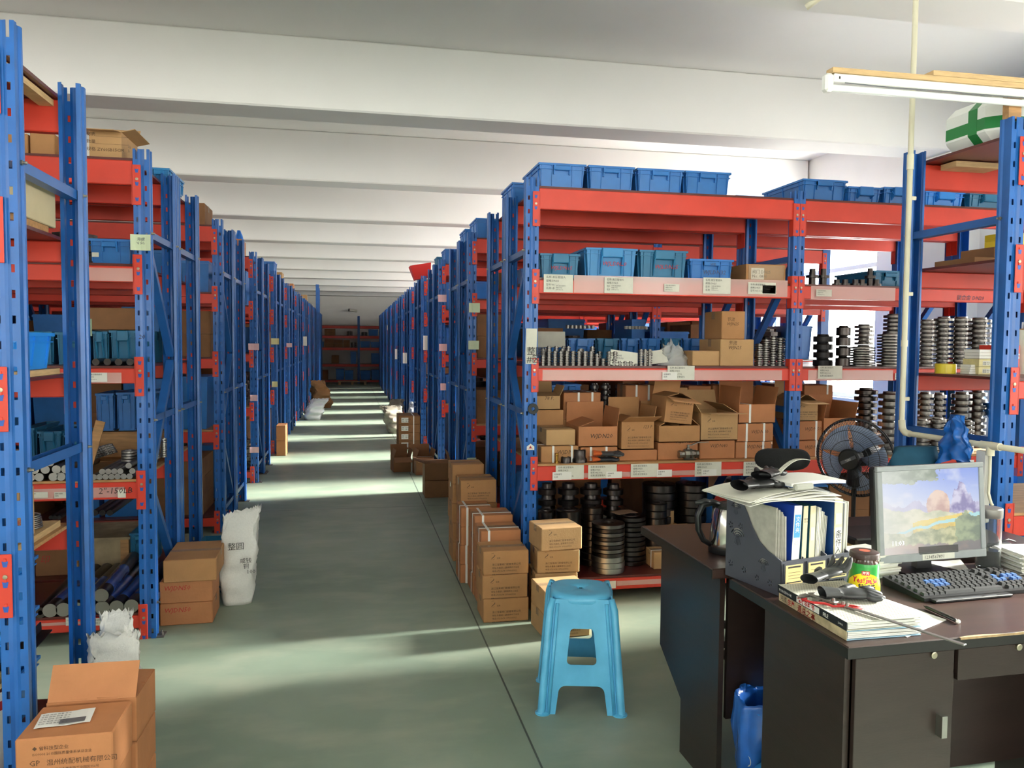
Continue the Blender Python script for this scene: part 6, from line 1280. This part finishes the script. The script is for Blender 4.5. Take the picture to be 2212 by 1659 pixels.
for row in range(6):
    y = .016+row*.0262; z = .010+.016*(y/KD); x = .012; first = True
    while x < KW-.03:
        kw = .0175
        if row == 0 and .09 < x < .2: kw = .105
        elif row == 1 and x < .03: kw = .036
        elif row == 2 and x < .03: kw = .028
        if not (.300 < x < .312 or .366 < x < .378):
            b = MB(); b._a([(x, y, z), (x+kw, y, z), (x+kw, y+.0175, z+.0016), (x, y+.0175, z+.0016), (x+.0025, y+.002, z+.0075), (x+kw-.0025, y+.002, z+.0075), (x+kw-.003, y+.0150, z+.0088), (x+.003, y+.0150, z+.0088)], [(4, 5, 6, 7), (0, 1, 5, 4), (1, 2, 6, 5), (2, 3, 7, 6), (3, 0, 4, 7)])
            part('key', b, KB if (row in (2, 3) and .09 < x < .15) or (row in (2, 3) and .33 < x < .43) else KK, t)
        x += kw+.0022
t = thing('water_bottle', 'tall clear glass bottle with steel cap, part filled, beside the monitor', 'bottle', (2.116, 2.285, ZD+.0008))
GLS = bpy.data.materials.new('bottle_glass'); GLS.use_nodes = True; g_ = GLS.node_tree.nodes['Principled BSDF']; g_.inputs['Transmission Weight'].default_value = .92; g_.inputs['Roughness'].default_value = .04; g_.inputs['IOR'].default_value = 1.15; g_.inputs['Base Color'].default_value = (.9, .92, .92, 1)
b = MB(); b.lathe([(.0, .0), (.036, 0), (.038, .004), (.038, .180), (.034, .184), (.034, .006), (0, .010)], 28); part('glass', b, GLS, t, 40); b = MB(); b.lathe([(0, .0105), (.0335, .0105), (.0335, .065), (0, .065)], 24); part('water', b, GLS, t, 40); b = MB(); b.lathe([(.039, .176), (.040, .178), (.040, .206), (.037, .209), (0, .209)], 28); part('cap', b, STEELB, t, 35)
for i in range(14):
    b = MB(); b.box((0, 0, 0), (.21, .15, .0045), .0006); single('paper_bundle', b, PAPER if i % 3 else PAPERO, 'bundle in the paper pile beyond the water bottle, %s from the desk' % ORD[i+1], 'papers', (2.16+.006*math.sin(i*2.1), 2.19+.007*math.cos(i*1.7), ZD+.001+.0048*i), -.12+.03*math.sin(i))
b = MB(); b.box((0, 0, 0), (.07, .05, .035), .006); t = single('power_adapter', b, BLACKP, 'black power adapter with looping cable behind the paper pile', 'adapter', (2.24, 2.385, ZF+.001)); q = MB(); q.tube([(.0, .02, .02), (-.03, .0, .035), (-.02, -.03, .05), (.03, -.02, .055), (.08, .0, .04)], .003, 7); part('cable', q, BLACKP, t, 'all')
sheet('white sheet sticking out under the monitor, toward the sauce jar', [aZ(1905, 1232, .752), aZ(2010, 1243, .752), aZ(1975, 1213, .752), aZ(1905, 1215, .752)], ZD+.001)
sheet('second white sheet under the monitor, toward the bottle', [aZ(2015, 1222, .752), aZ(2098, 1236, .752), aZ(2070, 1205, .752), aZ(1990, 1206, .752)], ZD+.0014)
for i in range(12): b = MB(); b.box((0, 0, 0), (.20, .14, .0060), .0006); single('paper_bundle', b, PAPERO if i % 3 else PAPER, 'bundle in the thick paper pile between organiser and monitor, %s up' % ORD[i+1], 'papers', (1.555+.005*math.sin(i*2), 2.215+.006*math.cos(i*1.4), ZD+.001+.0063*i), .18+.03*math.sin(i*1.3))
b = MB(); b.box((0, 0, 0), (.24, .16, .003), .001); single('manila_envelope', b, mat('manila', (198, 166, 112), .7), 'manila envelope lying behind the thick paper pile', 'envelope', (1.60, 2.44, ZF+.0005), .1)
b = MB(); b.tube([(.0, 0, .006), (.05, .03, .016), (.12, .02, .014), (.17, -.02, .006)], .006, 8); single('yellow_cable', b, mat('yellow_cable', (204, 164, 60), .5), 'curved yellow cable on the far desk behind the envelope', 'cable', (1.66, 2.64, ZF+.001), smooth='all')
b = MB(); b.box((0, 0, 0), (.28, .20, .03), .006); single('black_case', b, BLACKP, 'flat black case on the far desk in the shade of the monitor', 'case', (1.80, 2.55, ZF+.001))
b = MB(); b.grid(lambda u, v: ((.03-.006*abs(v-.5)*2)*math.cos(pi*u), -.05+.1*v, .018*math.sin(pi*u)*(1-.5*abs(2*v-1)**3)), 10, 8); single('computer_mouse', b, BLACKP, 'black computer mouse at the keyboard end, near the paper pile', 'mouse', (2.17, 2.10, ZD+.001), .1, smooth='all')
# ------------------------------------------------------------------ kettle
t = thing('electric_kettle', 'steel electric kettle with black handle on the far desk behind the organiser', 'kettle', (1.315, 2.575, ZF+.0008))
b = MB(); b.lathe([(.0, .0), (.072, 0), (.074, .004), (.074, .018), (.070, .022)], 28); part('base', b, BLACKP, t, 40)
b = MB(); b.lathe([(.070, .022), (.072, .03), (.066, .09), (.056, .145), (.050, .158)], 32); part('body', b, mat('polished_steel', (200, 196, 188), .14, 1), t, 50)
b = MB(); b.lathe([(.052, .157), (.052, .166), (.040, .174), (.010, .177), (.010, .188), (0, .189)], 28); part('lid', b, BLACKP, t, 40)
b = MB(); b.tube([(-.035, .0, .165), (-.07, 0, .178), (-.105, 0, .170), (-.122, 0, .135), (-.120, 0, .085), (-.100, 0, .045), (-.072, 0, .028)], [.012, .0125, .012, .0115, .011, .010, .009], 10); part('handle', b, BLACKP, t, 'all')
b = MB(); b.tube([(-.07, 0, .176), (-.10, 0, .182), (-.135, .0, .178)], [.010, .012, .006], 8); part('lid_lever', b, BLACKP, t, 'all')
# ------------------------------------------------------------------ fan and chair behind the desks
t = thing('pedestal_fan', 'black pedestal fan with pale blades and wire cage behind the desks', 'fan', (2.66, 3.80, 0.0005)); FC = Vector((0, 0, .90)); fd = math.radians(212)
HM = Matrix.Translation(FC) @ Matrix.Rotation(fd+pi/2, 4, 'Z') @ Matrix.Rotation(math.radians(4), 4, 'X')   # local -Y looks out of the fan
def fb(): b = MB(); b.T = HM; return b
b = MB(); b.lathe([(0, 0), (.19, 0), (.20, .012), (.17, .03), (.03, .04), (0, .04)], 32); part('base', b, BLACKP, t, 40)
b = MB(); b.rod((0, 0, .035), (0, 0, .52), .016, 14); b.rod((0, 0, .5), (0, 0, .80), .011, 12); part('pole', b, mat('dark_metal_pole', (60, 60, 62), .35, .8), t, 40)
b = fb(); b.T = HM @ Matrix.Rotation(pi/2, 4, 'X'); b.lathe([(0, -.22), (.035, -.215), (.06, -.19), (.066, -.12), (.06, -.075), (.02, -.07)], 22); part('motor', b, BLACKP, t, 40)
b = MB(); b.box((-.03, -.03, .74), (.03, .03, .86), .01); part('tilt_joint', b, BLACKP, t)
BLD = mat('smoky_blue_blade', (150, 166, 196), .25, alpha=.85)
for k in range(5):
    b = fb(); b.T = HM @ Matrix.Rotation(k*2*pi/5+.45, 4, 'Y')
    b.slab(lambda u, v: ((.035+.145*u)*math.sin((v-.5)*1.05*(.55+.6*u)), .020*(v-.5)*2*(1-.3*u)-.012, (.035+.145*u)*math.cos((v-.5)*1.05*(.55+.6*u))), 8, 7, Vector((0, .002, 0))); part('blade', b, BLD, t, 'all')
b = fb(); b.T = HM @ Matrix.Rotation(pi/2, 4, 'X'); b.lathe([(0, .02), (.034, .018), (.04, .0), (.04, -.02)], 20); part('blade_hub', b, BLACKP, t, 40)
RG = .208
def cage_pt(a, s, side): r = .045+(RG-.045)*s; y = (-.075 if side else .055)*math.sqrt(max(0, 1-(s*.985)**2.6)); return (r*math.sin(a), y, r*math.cos(a))
for side, nm in ((1, 'front_cage'), (0, 'rear_cage')):
    b = fb()
    for k in range(84 if side else 60):
        a0 = 2*pi*k/(84 if side else 60); b.tube([cage_pt(a0+(.35*s if side else 0), s, side) for s in (0, .35, .65, .88, 1)], .0011, 4)
    for s in (.36, .68): b.tube([cage_pt(2*pi*k/48, s, side) for k in range(48)], .0017, 5, True)
    part(nm, b, mat('black_wire', (22, 22, 26), .35), t, 'all')
b = fb(); b.tube([(RG*math.sin(2*pi*k/56), 0, RG*math.cos(2*pi*k/56)) for k in range(56)], .008, 8, True); part('cage_rim', b, mat('glossy_black_rim', (40, 40, 44), .18), t, 'all')
b = fb(); b.T = HM @ Matrix.Translation((0, -.062, 0)) @ Matrix.Rotation(pi/2, 4, 'X'); b.lathe([(.058, -.004), (.058, .012), (.050, .020), (.0, .022)], 30); cp = part('cage_badge', b, BLACKP, t, 40)
b = fb(); b.T = HM @ Matrix.Translation((0, -.0845, 0)) @ Matrix.Rotation(-.5, 4, 'Y'); b.box((-.045, -.001, -.009), (.045, 0, .009)); pl = part('name_plate', b, GREYP, t); o = put('print', text_mesh('TEBE', .016, PAPER, 'CENTER'), pl); o.matrix_local = HM @ Matrix.Translation((0, -.0862, 0)) @ Matrix.Rotation(-.5, 4, 'Y') @ Matrix.Translation((0, 0, -.006)) @ Matrix.Rotation(pi/2, 4, 'X')
t = thing('office_chair', 'black office chair behind the far desk, only its padded back showing', 'chair', (1.96, 3.42, 0), -.25)
FAB = mat('black_mesh_fabric', (20, 20, 22), .9, bump=.2, bscale=300)
def pad(u, v): a = 2*pi*u; c_, s_ = math.cos(a), math.sin(a); k = math.sin(pi*v)**.45; return (.125*k*math.copysign(abs(c_)**.6, c_), -.17+(.026*math.copysign(abs(s_)**.8, s_)+.02*c_*c_)*k, .985-.050*math.cos(pi*v)*1.0-.02*c_*k*0)
b = MB(); b.grid(pad, 28, 12, True); part('head_pad', b, FAB, t, 'all')
b = MB(); b.rod((0, -.15, .5), (0, -.15, .95), .014, 10); part('back_post', b, BLACKP, t, 40)
b = MB(); b.box((-.22, -.175, .52), (.22, -.13, .86), .02); part('backrest', b, FAB, t)
b = MB(); b.box((-.24, -.13, .43), (.24, .33, .50), .03); part('seat', b, FAB, t)
b = MB(); b.rod((0, .1, .09), (0, .1, .43), .025, 12); part('gas_lift', b, BLACKP, t, 40)
for k in range(5):
    a = 2*pi*k/5; b = MB(); b.hexa([(.0, -.02, .09), (.0, .02, .09), (.0, .02, .12), (0, -.02, .12)], (.26, 0, -.03)); o = part('leg', b, BLACKP, t, loc=(0, .1, 0), rot=(0, 0, a)); q = MB(); q.rod((.25, -.012, .028), (.25, .012, .028), .027, 14); part('caster', q, BLACKP, o, 40)
